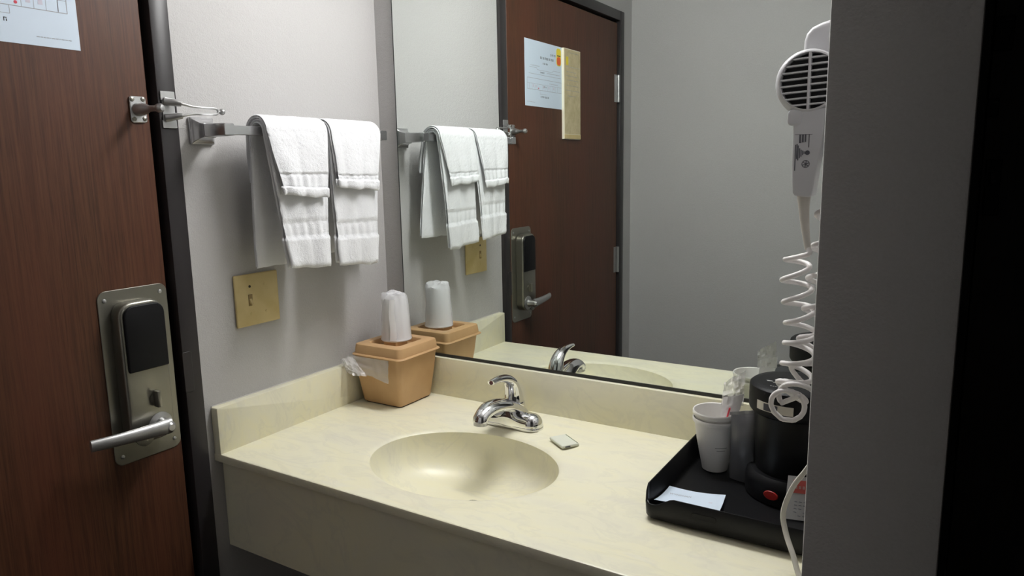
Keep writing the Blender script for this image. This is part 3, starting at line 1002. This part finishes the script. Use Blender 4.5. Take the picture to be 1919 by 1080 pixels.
# wrapped cup
CXc2, CYc2, CZ0 = 0.1055, -0.0885, LZ + 0.0009
cu = thing('wrapped_cup', (CXc2, CYc2, CZ0), 'upside down plastic cup in a clear wrapper on the ice bucket lid', 'cup')
bm = BM()
lathe(bm, [(0.0365, CZ0 + 0.0002), (0.0372, CZ0 + 0.002), (0.0365, CZ0 + 0.004), (0.0345, CZ0 + 0.006), (0.0335, CZ0 + 0.02), (0.0285, CZ0 + 0.105), (0.0270, CZ0 + 0.1075), (0, CZ0 + 0.1075)], CXc2, CYc2, 40)
obj('cup', bm, M['cup'], cu)
bm = BM()
rings = []
prof = [(0.0385, 0.0010), (0.0392, 0.0035), (0.0380, 0.0075), (0.0364, 0.03), (0.0348, 0.06), (0.0330, 0.09), (0.0318, 0.104), (0.0308, 0.111), (0.0290, 0.1165), (0.0240, 0.1205), (0.0150, 0.1225), (0.0060, 0.1215), (0.0006, 0.1210)]
for zi, (r, z) in enumerate(prof):
    ring = []
    for k in range(56):
        a = 2 * math.pi * k / 56
        am = 0.0005 + 0.0035 * max(0, min(1, (z - 0.085) / 0.03))
        cr = am * noise.noise(Vector((math.cos(a) * 2.6, math.sin(a) * 2.6, z * 40))) * 1.8
        zz = z + (0.0085 * noise.noise(Vector((math.cos(a) * 1.8 * r / 0.03, math.sin(a) * 1.8 * r / 0.03, 7.3))) * min(1, (zi - 5) / 3) if zi >= 6 else 0)
        rr_ = max(0.0004, r + cr)
        ring.append((CXc2 + rr_ * math.cos(a), CYc2 + rr_ * math.sin(a), CZ0 + zz))
    rings.append(ring)
loft(bm, rings, False, True)
obj('wrapper', bm, M['wrapper'], cu, label='crinkled clear wrapper', smooth=25)
bm = BM()
sa = math.radians(-62)
def seam(u, v):
    z = 0.004 + 0.104 * v
    r = 0.0397 - 0.0065 * v
    a = sa + (u - 0.5) * 0.42 + 0.04 * math.sin(v * 7)
    return (CXc2 + r * math.cos(a), CYc2 + r * math.sin(a), CZ0 + z)
grid(bm, seam, 4, 14, 0.0004)
obj('wrapper_seam', bm, mat('white_seam_film', (0.92, 0.92, 0.95, 1), 0.3), cu, label='white overlapping seam')

# plastic liner bag hanging out under the lid
bag = thing('plastic_bag', (0.08, -0.18, 0.10), 'clear plastic liner bag hanging out from under the ice bucket lid', 'bag')
bm = BM()
def bagf(u, v):
    x = 0.026 + 0.128 * u
    z = 0.1265 - v * (0.030 + 0.026 * u)
    y = -0.1775 - 0.004 * v + 0.0035 * noise.noise(Vector((u * 6, v * 4, 1.0)))
    if v > 0.85: z += 0.002 * noise.noise(Vector((u * 9, 0, 3)))
    return (x, y, z)
grid(bm, bagf, 26, 12, 0.0003)
obj('front_flap', bm, M['film'], bag, smooth=30)
bm = BM()
def wing(u, v):
    a = Vector((0.034, -0.1790, 0.1265)).lerp(Vector((0.092, -0.1870, 0.0830)), v)
    b = Vector((0.0100, -0.1920, 0.1150)).lerp(Vector((0.0380, -0.1985, 0.0870)), v)
    p = a.lerp(b, u)
    p.y -= 0.010 * math.sin(u * math.pi) + 0.004 * noise.noise(Vector((u * 8, v * 7, 4)))
    p.z += 0.004 * noise.noise(Vector((u * 7, v * 5, 9)))
    return p
grid(bm, wing, 16, 18, 0.0003)
obj('side_flap', bm, M['film'], bag, smooth=20)

# ------------------------------------------------------------------ tray
TX0, TX1, TY0, TY1 = 0.8865, 1.172, -0.3880, -0.0900
tray = thing('coffee_tray', (1.03, -0.24, 0), 'black plastic tray on the right of the counter holding the coffee things', 'tray')
bm = BM()
def ring_tray(d, z, r=0.016):
    return rr3(TX0 + d, TX1 - d, TY0 + d, TY1 - d, r, z, 8)
def top_z(x, y):
    # rim: lower dip at the front left corner, high side walls
    if y < -0.35:
        f = min(1, max(0, (x - 0.905) / 0.035))
        zf = 0.030 + 0.016 * (f * f * (3 - 2 * f))
        g = min(1, max(0, (-0.366 - y) / 0.014))
        g = g * g * (3 - 2 * g)
        return 0.056 * (1 - g) + zf * g
    return 0.056
nt_ = 48
def fine(d, z=None, top=False, dz=0.0, r=0.016):
    pts = rrect(TX0 + d, TX1 - d, TY0 + d, TY1 - d, r, 8)
    # subdivide the straight runs
    out = []
    for a, b in zip(pts, pts[1:] + pts[:1]):
        n_ = max(1, int(math.hypot(b[0] - a[0], b[1] - a[1]) / 0.008))
        for i in range(n_):
            x = a[0] + (b[0] - a[0]) * i / n_; y = a[1] + (b[1] - a[1]) * i / n_
            out.append((x, y, (top_z(x, y) + dz) if top else z))
    return out
def fit(ringa, n=150):
    # resample to n points by arc length
    P = [Vector(p) for p in ringa] + [Vector(ringa[0])]
    ds = [0]
    for a, b in zip(P, P[1:]): ds.append(ds[-1] + (b - a).length)
    out = []
    k = 0
    for i in range(n):
        s = ds[-1] * i / n
        while ds[k + 1] < s: k += 1
        f = (s - ds[k]) / max(1e-9, ds[k + 1] - ds[k])
        out.append(P[k].lerp(P[k + 1], f))
    return out
def mk(d, z=None, top=False, dz=0, r=0.016):
    pts = fit([(x, y, 0) for x, y, _ in fine(d, 0, False, 0, r)])
    return [(p.x, p.y, (top_z(p.x, p.y) + dz) if top else z) for p in pts]
loft(bm, [mk(0.010, 0.003, r=0.012), mk(0.004, 0.004, r=0.014), mk(0.001, 0.008), mk(0.0, top=True, dz=-0.001), mk(0.0008, top=True), mk(0.0022, top=True), mk(0.0030, top=True, dz=-0.001),
          mk(0.0045, 0.014, r=0.014), mk(0.007, 0.0085, r=0.012), mk(0.012, 0.0065, r=0.010)], True, True)
obj('tray_body', bm, M['tray_black'], tray, smooth=50)
bm = BM(); prism(bm, rrect(0.9690, 1.0090, 0.0225, 0.0330, 0.004), 'y', TY0 - 0.0006, TY0 + 0.004, 0.0006, 1)
obj('grip_slot', bm, mat('deep_black', (0.002, 0.002, 0.002, 1), 0.7), tray, label='dark slot in the front wall')
for (fx_, fy_) in ((0.91, -0.362), (1.148, -0.362), (0.91, -0.115), (1.148, -0.115)):
    bm = BM(); lathe(bm, [(0, 0.0001), (0.012, 0.0001), (0.012, 0.0040), (0, 0.0040)], fx_, fy_, 16)
    obj('foot', bm, M['black_plastic'], tray)

# card on the tray
cd = thing('name_card', (0.945, -0.305, 0.0085), 'white printed card lying at the front of the black tray', 'card')
bm = BM()
P00, P10, P11, P01 = Vector((0.8960, -0.3620, 0.0120)), Vector((1.0000, -0.3360, 0.0120)), Vector((0.9885, -0.2580, 0.0120)), Vector((0.8945, -0.2790, 0.0120))
def cardf(u, v):
    p = P00.lerp(P10, u).lerp(P01.lerp(P11, u), v)
    p.z += 0.0105 * (1 - v) ** 2 * (0.75 + 0.5 * (1 - u)) + 0.004 * v * (1 - u) + 0.001 - 0.0035 * math.sin(math.pi * u) * v
    return p
grid(bm, cardf, 16, 12, 0.0003)
obj('sheet', bm, M['paper'], cd)
bm = BM()
text_mesh(bm, 'WYNDHAM', 0.0098, 0.0, Matrix.Identity(4))
xs = [v.co.x for v in bm.verts]
wx = max(xs)
for v in bm.verts:
    u = 0.10 + 0.36 * v.co.x / wx
    w = 0.60 + v.co.y / 0.085
    p = cardf(u, w)
    v.co = (p.x, p.y, p.z + 0.0006)
obj('lettering', bm, M['ink_light'], cd, kind='stuff', smooth=0)
bm = BM()
for k in range(3):
    p = cardf(0.78 + 0.02 * k, 0.42)
    box(bm, p.x, p.x + 0.0012, p.y, p.y + 0.003, p.z + 0.0006, p.z + 0.0008)
obj('printed_mark', bm, M['ink_pale'], cd, kind='stuff')

# ------------------------------------------------------------------ foam cups
FCX, FCY = 0.9355, -0.1420
def foam_cup(z0, label, name='foam_cup'):
    c = bpy.data.objects
    bm = BM()
    H = 0.104
    pr = [(0, z0 + 0.0006), (0.0215, z0 + 0.0006), (0.0235, z0 + 0.002), (0.0250, z0 + 0.010), (0.0300, z0 + 0.035), (0.0345, z0 + 0.058), (0.0385, z0 + H - 0.018), (0.0398, z0 + H - 0.010), (0.0405, z0 + H - 0.0092), (0.0425, z0 + H - 0.0085), (0.0434, z0 + H - 0.005), (0.0434, z0 + H - 0.002), (0.0425, z0 + H),
          (0.0408, z0 + H - 0.001), (0.0395, z0 + H - 0.006), (0.0365, z0 + H - 0.020), (0.0325, z0 + 0.058), (0.0280, z0 + 0.036), (0.0230, z0 + 0.012), (0.0200, z0 + 0.0045), (0, z0 + 0.0045)]
    lathe(bm, pr, FCX, FCY, 48)
    return bm
fz = 0.0066
fc1 = thing('foam_cup', (FCX, FCY, fz), 'lower white foam cup of the nested pair on the black tray', 'cup', 'nested foam cups')
obj('cup_wall', foam_cup(fz, ''), M['foam'], fc1)
bm = BM()
for zz, a0, a1 in ((fz + 0.053, -75, -38), (fz + 0.047, -70, -42)):
    r = 0.0302 + (zz - fz - 0.035) * 0.196 + 0.0005
    grid(bm, lambda u, v: (FCX + r * math.cos(math.radians(a0 + (a1 - a0) * u)), FCY + r * math.sin(math.radians(a0 + (a1 - a0) * u)), zz + v * 0.0012), 8, 1, 0.0002)
obj('embossed_lines', bm, mat('grey_emboss', (0.42, 0.41, 0.40, 1), 0.7), fc1, kind='stuff')
fc2 = thing('foam_cup', (FCX, FCY, fz + 0.0135), 'upper white foam cup nested in another, holding a clear packet', 'cup', 'nested foam cups')
obj('cup_wall', foam_cup(fz + 0.0135, ''), M['foam'], fc2)

# packet with a red stirrer in the cup
pk = thing('condiment_packet', (0.962, -0.14, 0.112), 'clear plastic condiment packet with a red stripe leaning in the foam cup', 'packet')
bm = BM()
Q0, Q1, Q2, Q3 = Vector((0.9430, -0.152, 0.098)), Vector((0.9740, -0.152, 0.102)), Vector((0.9870, -0.146, 0.164)), Vector((0.9490, -0.146, 0.152))
def pkf(u, v):
    p = Q0.lerp(Q1, u).lerp(Q3.lerp(Q2, u), v)
    p.y -= 0.004 * math.sin(u * math.pi) - 0.0015 * noise.noise(Vector((u * 6, v * 7, 2)))
    return p
grid(bm, pkf, 12, 14, 0.0012)
obj('pouch', bm, M['packet'], pk, smooth=25)
bm = BM()
def pkt(u, v):
    a = Vector((0.9440, -0.142, 0.135)).lerp(Vector((0.9850, -0.142, 0.140)), u)
    b = Vector((0.9460, -0.130, 0.176)).lerp(Vector((0.9840, -0.130, 0.204)), u)
    p = a.lerp(b, v)
    p.y += 0.006 * noise.noise(Vector((u * 5, v * 6, 8)))
    p.z += 0.004 * noise.noise(Vector((u * 7, 1, 8))) * v
    return p
grid(bm, pkt, 10, 12, 0.0004)
obj('film_end', bm, M['film'], pk, smooth=20)
bm = BM(); tube(bm, [(0.9565, -0.1575, 0.103), (0.9640, -0.1560, 0.136)], 0.0016, 8)
obj('red_stripe', bm, M['red_ink'], pk, label='red stripe')

# grey pouch
po = thing('coffee_pouch', (0.993, -0.172, 0.0066), 'smoky grey plastic pouch standing between foam cups and coffee maker', 'pouch')
bm = BM()
rings = []
for i in range(17):
    v = i / 16
    z = 0.0070 + 0.131 * v
    half = 0.0135 * (math.sin(math.pi * min(1, 0.10 + v * 0.9)) ** 0.7) * (1 if v < .9 else (1 - v) / 0.1 * 0.9 + 0.1) + 0.0008
    ring = []
    for k in range(28):
        a = 2 * math.pi * k / 28
        w = 0.0238
        x = w * math.cos(a) + 0.0008 * noise.noise(Vector((k * .6, v * 5, 1)))
        y = half * math.sin(a) + 0.0018 * noise.noise(Vector((math.cos(a) * 2, v * 8, 3)))
        ring.append((0.9935 + x + 0.001 * v, -0.172 + y * 1.0 - 0.004 * v - 0.20 * x, z + 0.013 * v * (x / 0.0238 * 0.5)))
    rings.append(ring)
loft(bm, rings)
obj('body', bm, M['pouch'], po, smooth=30)
bm = BM()
grid(bm, lambda u, v: (0.9700 + 0.048 * u, -0.1720 - 0.005 + 0.010 * u * -1 + 0.001 * math.sin(u * 14), 0.1300 + 0.0145 * u + 0.006 * v), 10, 2, 0.0008)
obj('crimped_top', bm, mat('grey_crimp', (0.26, 0.26, 0.27, 1), 0.3), po, label='lighter crimped top edge')

# ------------------------------------------------------------------ coffee maker
KX, KY = 1.0810, -0.1760
km = thing('coffee_maker', (KX, KY, 0.0066), 'black single cup coffee maker on the tray behind the coiled cord', 'coffee maker')
K0 = 0.0066
bm = BM()
lathe(bm, [(0, K0), (0.074, K0), (0.0775, K0 + 0.002), (0.0790, K0 + 0.012), (0.0785, K0 + 0.030), (0.0760, K0 + 0.040), (0.0700, K0 + 0.0455), (0, K0 + 0.0465)], KX, KY, 56)
obj('base', bm, M['black_plastic'], km)
bm = BM()
lathe(bm, [(0.0600, K0 + 0.045), (0.0615, K0 + 0.048), (0.0645, K0 + 0.100), (0.0665, K0 + 0.138), (0.0690, K0 + 0.150), (0, K0 + 0.150)], KX, KY, 56)
obj('body', bm, M['black_gloss'], km)
bm = BM()
lathe(bm, [(0.0640, K0 + 0.1490), (0.0735, K0 + 0.1530), (0.0760, K0 + 0.1570), (0.0765, K0 + 0.160), (0.0765, K0 + 0.193), (0.0755, K0 + 0.1975), (0.0720, K0 + 0.2005), (0.0600, K0 + 0.2020), (0, K0 + 0.2025)], KX, KY, 56)
hd = obj('head', bm, M['black_plastic'], km)
def arc_patch(bm, r, a0, a1, z0, z1, th=0.0008, n=10):
    grid(bm, lambda u, v: (KX + r * math.cos(math.radians(a0 + (a1 - a0) * u)), KY + r * math.sin(math.radians(a0 + (a1 - a0) * u)), z0 + (z1 - z0) * v), n, 1, th)
bm = BM(); arc_patch(bm, 0.0770, -132, -82, K0 + 0.1640, K0 + 0.1790)
win = obj('front_window', bm, M['window'], hd, label='pale reflective strip')
bm = BM(); arc_patch(bm, 0.0776, -120, -101, K0 + 0.1655, K0 + 0.1775, 0.0004)
obj('window_print', bm, M['ink'], win)
bm = BM()
zt = K0 + 0.2022
random.seed(9)
for (dx, dy, sx, sy) in ((-0.040, -0.018, .010, .0035), (-0.030, -0.006, .009, .0035), (-0.020, -0.030, .010, .004), (-0.012, -0.038, .010, .004), (-0.008, -0.018, .004, .004), (0.000, 0.006, .009, .004), (-0.030, -0.024, .008, .002),
                         (0.018, -0.030, .012, .003), (0.012, -0.010, .008, .003), (-0.018, 0.006, .008, .003)):
    prism(bm, [(KX + dx + sx / 2 * math.cos(2 * math.pi * k / 14), KY + dy + sy / 2 * math.sin(2 * math.pi * k / 14)) for k in range(14)], 'z', zt - 0.0006, zt + 0.0008)
for k in range(8):
    x = KX - 0.034 + k * 0.0042
    box(bm, x, x + 0.0028, KY - 0.0455 - k * 0.0010, KY - 0.0445 - k * 0.0010, zt - 0.0004, zt + 0.0005)
obj('top_print', bm, M['silver_print'], hd, kind='stuff', label='silver printed symbols')
bm = BM()
a = math.radians(-104)
rot_lathe(bm, [(0, 0), (0.0095, 0.0), (0.0095, 0.002), (0.0085, 0.003), (0, 0.0032)], (KX + 0.0775 * math.cos(a), KY + 0.0775 * math.sin(a), K0 + 0.0205), (math.cos(a), math.sin(a), 0.05), 24)
for v in bm.verts:
    d = Vector((-math.sin(a), math.cos(a), 0)); c = Vector((KX + 0.0775 * math.cos(a), KY + 0.0775 * math.sin(a), 0))
    q = (v.co - c).dot(d); v.co += d * q * 0.35; v.co.z = K0 + 0.0205 + (v.co.z - K0 - 0.0205) * 0.82
obj('power_switch', bm, M['red_switch'], km, label='red power switch')

# warning card by the coffee maker
wc = thing('warning_card', (1.106, -0.268, 0.0066), 'small white and red printed card leaning on the coffee maker base', 'card')
def wcf(u, v, e=0.0):
    return Vector((1.0905 + 0.056 * u, -0.2870 + 0.012 * u - e + 0.022 * v, 0.0085 + 0.066 * v))
bm = BM(); grid(bm, lambda u, v: wcf(u, v), 4, 4, 0.0006)
obj('sheet', bm, mat('grey_white_card', (0.50, 0.50, 0.49, 1), 0.6), wc)
bm = BM(); grid(bm, lambda u, v: wcf(0.16 + 0.84 * u, 0.62 + 0.30 * v, 0.0012), 4, 2, 0.0004)
rb = obj('red_panel', bm, mat('faded_red', (0.55, 0.10, 0.08, 1), 0.5), wc, label='red heading panel')
bm = BM()
for k in range(5):
    for q in range(6):
        if (k * 7 + q * 3) % 5 == 0: continue
        p = wcf(0.24 + q * 0.12, 0.10 + 0.08 * k, 0.0014)
        box(bm, p.x, p.x + 0.0045, p.y - 0.0003, p.y, p.z, p.z + 0.0016)
obj('fine_print', bm, M['ink_light'], wc, kind='stuff')
bm = BM()
for q in range(7):
    p = wcf(0.22 + q * 0.10, 0.73, 0.0022)
    box(bm, p.x, p.x + 0.0036, p.y - 0.0003, p.y, p.z, p.z + 0.0050)
obj('heading', bm, mat('pink_lettering', (0.72, 0.45, 0.42, 1), 0.6), wc, kind='stuff')

# cream power cord
pts = [(1.180, -0.372, 0.1850), (1.158, -0.383, 0.1700), (1.1429, -0.390, 0.152), (1.1356, -0.395, 0.1401), (1.1217, -0.405, 0.1164), (1.1126, -0.415, 0.0814), (1.1194, -0.425, 0.0546), (1.1327, -0.440, 0.0326), (1.1447, -0.4538, 0.0100), (1.155, -0.462, 0.0052), (1.172, -0.468, 0.0050), (1.186, -0.470, 0.0050)]
bm = BM(); tube(bm, smooth_path(pts, 7), 0.0050, 12, 0.62, up=(1, 0, 0.2))
obj('power_cord', bm, M['cord_cream'], None, 'cream power cord arching over the front of the black tray', 'cord', origin=(1.13, -0.42, 0.01))

# ------------------------------------------------------------------ hair dryer and its cradle
cr = thing('dryer_cradle', (1.19, -0.33, 0.68), 'white wall cradle behind the hair dryer on the partition', 'cradle')
poly2 = [(1.1895, 0.778), (1.160, 0.780), (1.1300, 0.7755), (1.1176, 0.7725), (1.1055, 0.7675), (1.0985, 0.7600), (1.0955, 0.7500), (1.0950, 0.7350), (1.0975, 0.7100), (1.108, 0.680), (1.1180, 0.6540), (1.1260, 0.6250), (1.1305, 0.5900), (1.1360, 0.5800), (1.1895, 0.578)]
bm = BM(); prism(bm, poly2, 'y', -0.335, -0.255, 0.009, 4)
obj('shell', bm, M['white_plastic'], cr, smooth=50)

hdr = thing('hair_dryer', (1.11, -0.39, 0.68), 'white wall mounted hair dryer with a round slotted grille and coiled cord', 'hair dryer')
GX, GZ, GR = 1.1165, 0.6880, 0.0390
def circ(cx, cz, r, y, n=48): return [(cx + r * math.cos(2 * math.pi * k / n), y, cz + r * math.sin(2 * math.pi * k / n)) for k in range(n)]
bm = BM()
loft(bm, [circ(GX - 0.001, GZ, 0.030, -0.336), circ(GX - 0.003, GZ, 0.040, -0.340), circ(GX - 0.0045, GZ - 0.0005, 0.0435, -0.352), circ(GX - 0.0040, GZ - 0.0005, 0.0440, -0.368), circ(GX - 0.0028, GZ, 0.0430, -0.384), circ(GX - 0.0012, GZ, 0.0412, -0.394), circ(GX, GZ, 0.0392, -0.399), circ(GX, GZ, 0.0372, -0.4000),
          circ(GX, GZ, 0.0366, -0.3985), circ(GX, GZ, 0.0362, -0.386)], True, True)
body = obj('barrel', bm, M['white_plastic'], hdr, smooth=45)
bm = BM(); loft(bm, [circ(GX, GZ, 0.0361, -0.3862), circ(GX, GZ, 0.0361, -0.3870)])
obj('intake_screen', bm, mat('dark_intake', (0.02, 0.02, 0.022, 1), 0.7), hdr, label='dark intake opening')
for k in range(8):
    z = GZ + 0.0300 - k * 0.0086
    hw = math.sqrt(max(0, 0.0368 ** 2 - (z - GZ) ** 2))
    bm = BM()
    box(bm, GX - hw, GX + hw, -0.3990, -0.3880, z - 0.0012, z + 0.0012, 0.0005, 1)
    bmesh.ops.rotate(bm, cent=(GX, -0.394, z), matrix=Matrix.Rotation(math.radians(-2.5), 3, 'Y'), verts=bm.verts)
    obj('grille_slat', bm, M['white_plastic'], body)
bm = BM(); box(bm, GX - 0.0018, GX + 0.0018, -0.3996, -0.3885, GZ - 0.0368, GZ + 0.0368, 0.0006, 1)
obj('grille_rib', bm, M['white_plastic'], body)
bm = BM()
hp = [(1.0985, 0.652), (1.0988, 0.6274), (1.0993, 0.5775), (1.1020, 0.5400), (1.1045, 0.5360), (1.1240, 0.5345), (1.1270, 0.5375), (1.1325, 0.5840), (1.1375, 0.620), (1.1395, 0.652)]
prism(bm, hp, 'y', -0.398, -0.362, 0.005, 4)
hn = obj('handle', bm, M['white_plastic'], hdr, smooth=50)
bm = BM(); prism(bm, rrect(1.0908, 1.1100, 0.6305, 0.6520, 0.006), 'y', -0.3995, -0.372, 0.003, 3)
obj('hanging_tab', bm, M['white_plastic'], hn)
bm = BM()
yl = -0.3982
def lab(x0, x1, z0, z1): box(bm, x0, x1, yl - 0.0003, yl + 0.0002, z0, z1)
lab(1.1020, 1.1240, 0.6180, 0.6186)
lab(1.1075, 1.1100, 0.6070, 0.6180); lab(1.1110, 1.1135, 0.6080, 0.6180); lab(1.1195, 1.1206, 0.6010, 0.6180); lab(1.1145, 1.1165, 0.6085, 0.6180)
for k, (x, z0, z1) in enumerate(((1.1028, .5700, .6050), (1.1046, .5860, .6060), (1.1062, .5840, .6040), (1.1082, .5870, .6000), (1.1102, .5890, .5980), (1.1122, .5910, .5970), (1.1140, .5925, .5960))):
    lab(x, x + 0.0012, z0, z1)
rot_lathe(bm, [(0, 0), (0.0031, 0), (0.0031, 0.0003), (0, 0.0003)], (1.1188, yl, 0.5940), (0, -1, 0), 18)
rings = [circ(1.1172, 0.5790, 0.0052, yl - 0.0003, 24), circ(1.1172, 0.5790, 0.0042, yl - 0.0003, 24)]
loft(bm, rings, False, False)
for aa in (20, 80, 140):
    dx, dz = 0.0042 * math.cos(math.radians(aa)), 0.0042 * math.sin(math.radians(aa))
    tube(bm, [(1.1172 - dx, yl - 0.0002, 0.5790 - dz), (1.1172 + dx, yl - 0.0002, 0.5790 + dz)], 0.0005, 6)
obj('warning_label', bm, M['grey_print'], hn, kind='stuff', label='grey printed warning symbols')
bm = BM()
tube(bm, smooth_path([(1.1140, -0.380, 0.5400), (1.1142, -0.381, 0.5300), (1.1165, -0.383, 0.505), (1.1205, -0.386, 0.480), (1.1240, -0.389, 0.462)], 5), [0.0105, 0.0090, 0.0070, 0.0058, 0.0048, 0.0040], 16)
obj('strain_relief', bm, mat('ivory_rubber', (0.58, 0.55, 0.50, 1), 0.5), hdr, label='ivory tapered cord sleeve')
# coiled cord
def helix(centers, turns, r0, r1, ph, sub=44):
    C = smooth_path(centers, 12)
    ds = [0]
    for a_, b_ in zip(C, C[1:]): ds.append(ds[-1] + (b_ - a_).length)
    n = int(turns * sub)
    out = []
    k = 0
    for i in range(n + 1):
        s = ds[-1] * i / n
        while k < len(ds) - 2 and ds[k + 1] < s: k += 1
        f = (s - ds[k]) / max(1e-9, ds[k + 1] - ds[k])
        c = C[k].lerp(C[k + 1], f)
        d = (C[k + 1] - C[k]).normalized()
        e1 = Vector((0, -1, 0)) - d * d.dot(Vector((0, -1, 0))); e1.normalize()
        e2 = d.cross(e1)
        a_ = ph + 2 * math.pi * turns * i / n
        r = r0 + (r1 - r0) * i / n
        out.append(c + (e1 * math.cos(a_) + e2 * math.sin(a_)) * r)
    return out
YC = -0.388
left = [(1.1068, YC, 0.4470), (1.1107, YC, 0.4185), (1.1140, YC, 0.3921), (1.1185, YC, 0.3619), (1.1195, YC, 0.3350), (1.1180, YC, 0.2996), (1.1155, YC - 0.002, 0.2730), (1.1120, YC - 0.010, 0.2530), (1.1110, YC - 0.024, 0.2430),
        (1.1135, YC - 0.036, 0.2430)]
right = [(1.1190, YC - 0.030, 0.2500), (1.1245, YC - 0.012, 0.2640), (1.1300, YC + 0.004, 0.2850), (1.1350, YC + 0.014, 0.3200), (1.1390, YC + 0.018, 0.365), (1.1425, YC + 0.018, 0.4160), (1.1455, YC + 0.018, 0.4600), (1.1490, YC + 0.018, 0.5100), (1.152, YC + 0.02, 0.5450)]
h1 = helix(left, 7.25, 0.0185, 0.0225, 2.2)
h2 = helix(right, 7.0, 0.0225, 0.0180, 2.2 + 2 * math.pi * 7.25)
full = smooth_path([(1.1240, -0.389, 0.4640), (1.1252, -0.392, 0.4560), h1[0]], 5)[:-1] + h1 + h2 + smooth_path([h2[-1], (1.157, -0.345, 0.562), (1.160, -0.315, 0.5775)], 4)[1:]
bm = BM(); tube(bm, full, 0.0037, 10)
obj('coiled_cord', bm, M['cord_white'], hdr, smooth=60)

# ------------------------------------------------------------------ door in the passage on the right, near-black colours standing in for missing light
dd = thing('door_2', (1.70, 0.5, FZ), 'wooden door toned near black for the dark passage at the right edge', 'door', kind='structure')
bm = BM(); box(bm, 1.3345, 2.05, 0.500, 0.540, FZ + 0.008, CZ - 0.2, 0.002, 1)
obj('door_slab', bm, M['shade_toned_wood'], dd)
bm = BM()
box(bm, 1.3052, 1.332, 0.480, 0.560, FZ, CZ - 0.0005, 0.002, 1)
obj('jamb', bm, mat('shade_black_jamb', (0.008, 0.008, 0.008, 1), 0.6), dd)  # blackened so stray bounce light leaves the passage dark
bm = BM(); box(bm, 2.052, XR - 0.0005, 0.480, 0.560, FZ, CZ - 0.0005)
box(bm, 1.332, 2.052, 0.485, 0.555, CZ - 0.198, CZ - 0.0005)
obj('panel', bm, M['shade_toned_wood'], dd)
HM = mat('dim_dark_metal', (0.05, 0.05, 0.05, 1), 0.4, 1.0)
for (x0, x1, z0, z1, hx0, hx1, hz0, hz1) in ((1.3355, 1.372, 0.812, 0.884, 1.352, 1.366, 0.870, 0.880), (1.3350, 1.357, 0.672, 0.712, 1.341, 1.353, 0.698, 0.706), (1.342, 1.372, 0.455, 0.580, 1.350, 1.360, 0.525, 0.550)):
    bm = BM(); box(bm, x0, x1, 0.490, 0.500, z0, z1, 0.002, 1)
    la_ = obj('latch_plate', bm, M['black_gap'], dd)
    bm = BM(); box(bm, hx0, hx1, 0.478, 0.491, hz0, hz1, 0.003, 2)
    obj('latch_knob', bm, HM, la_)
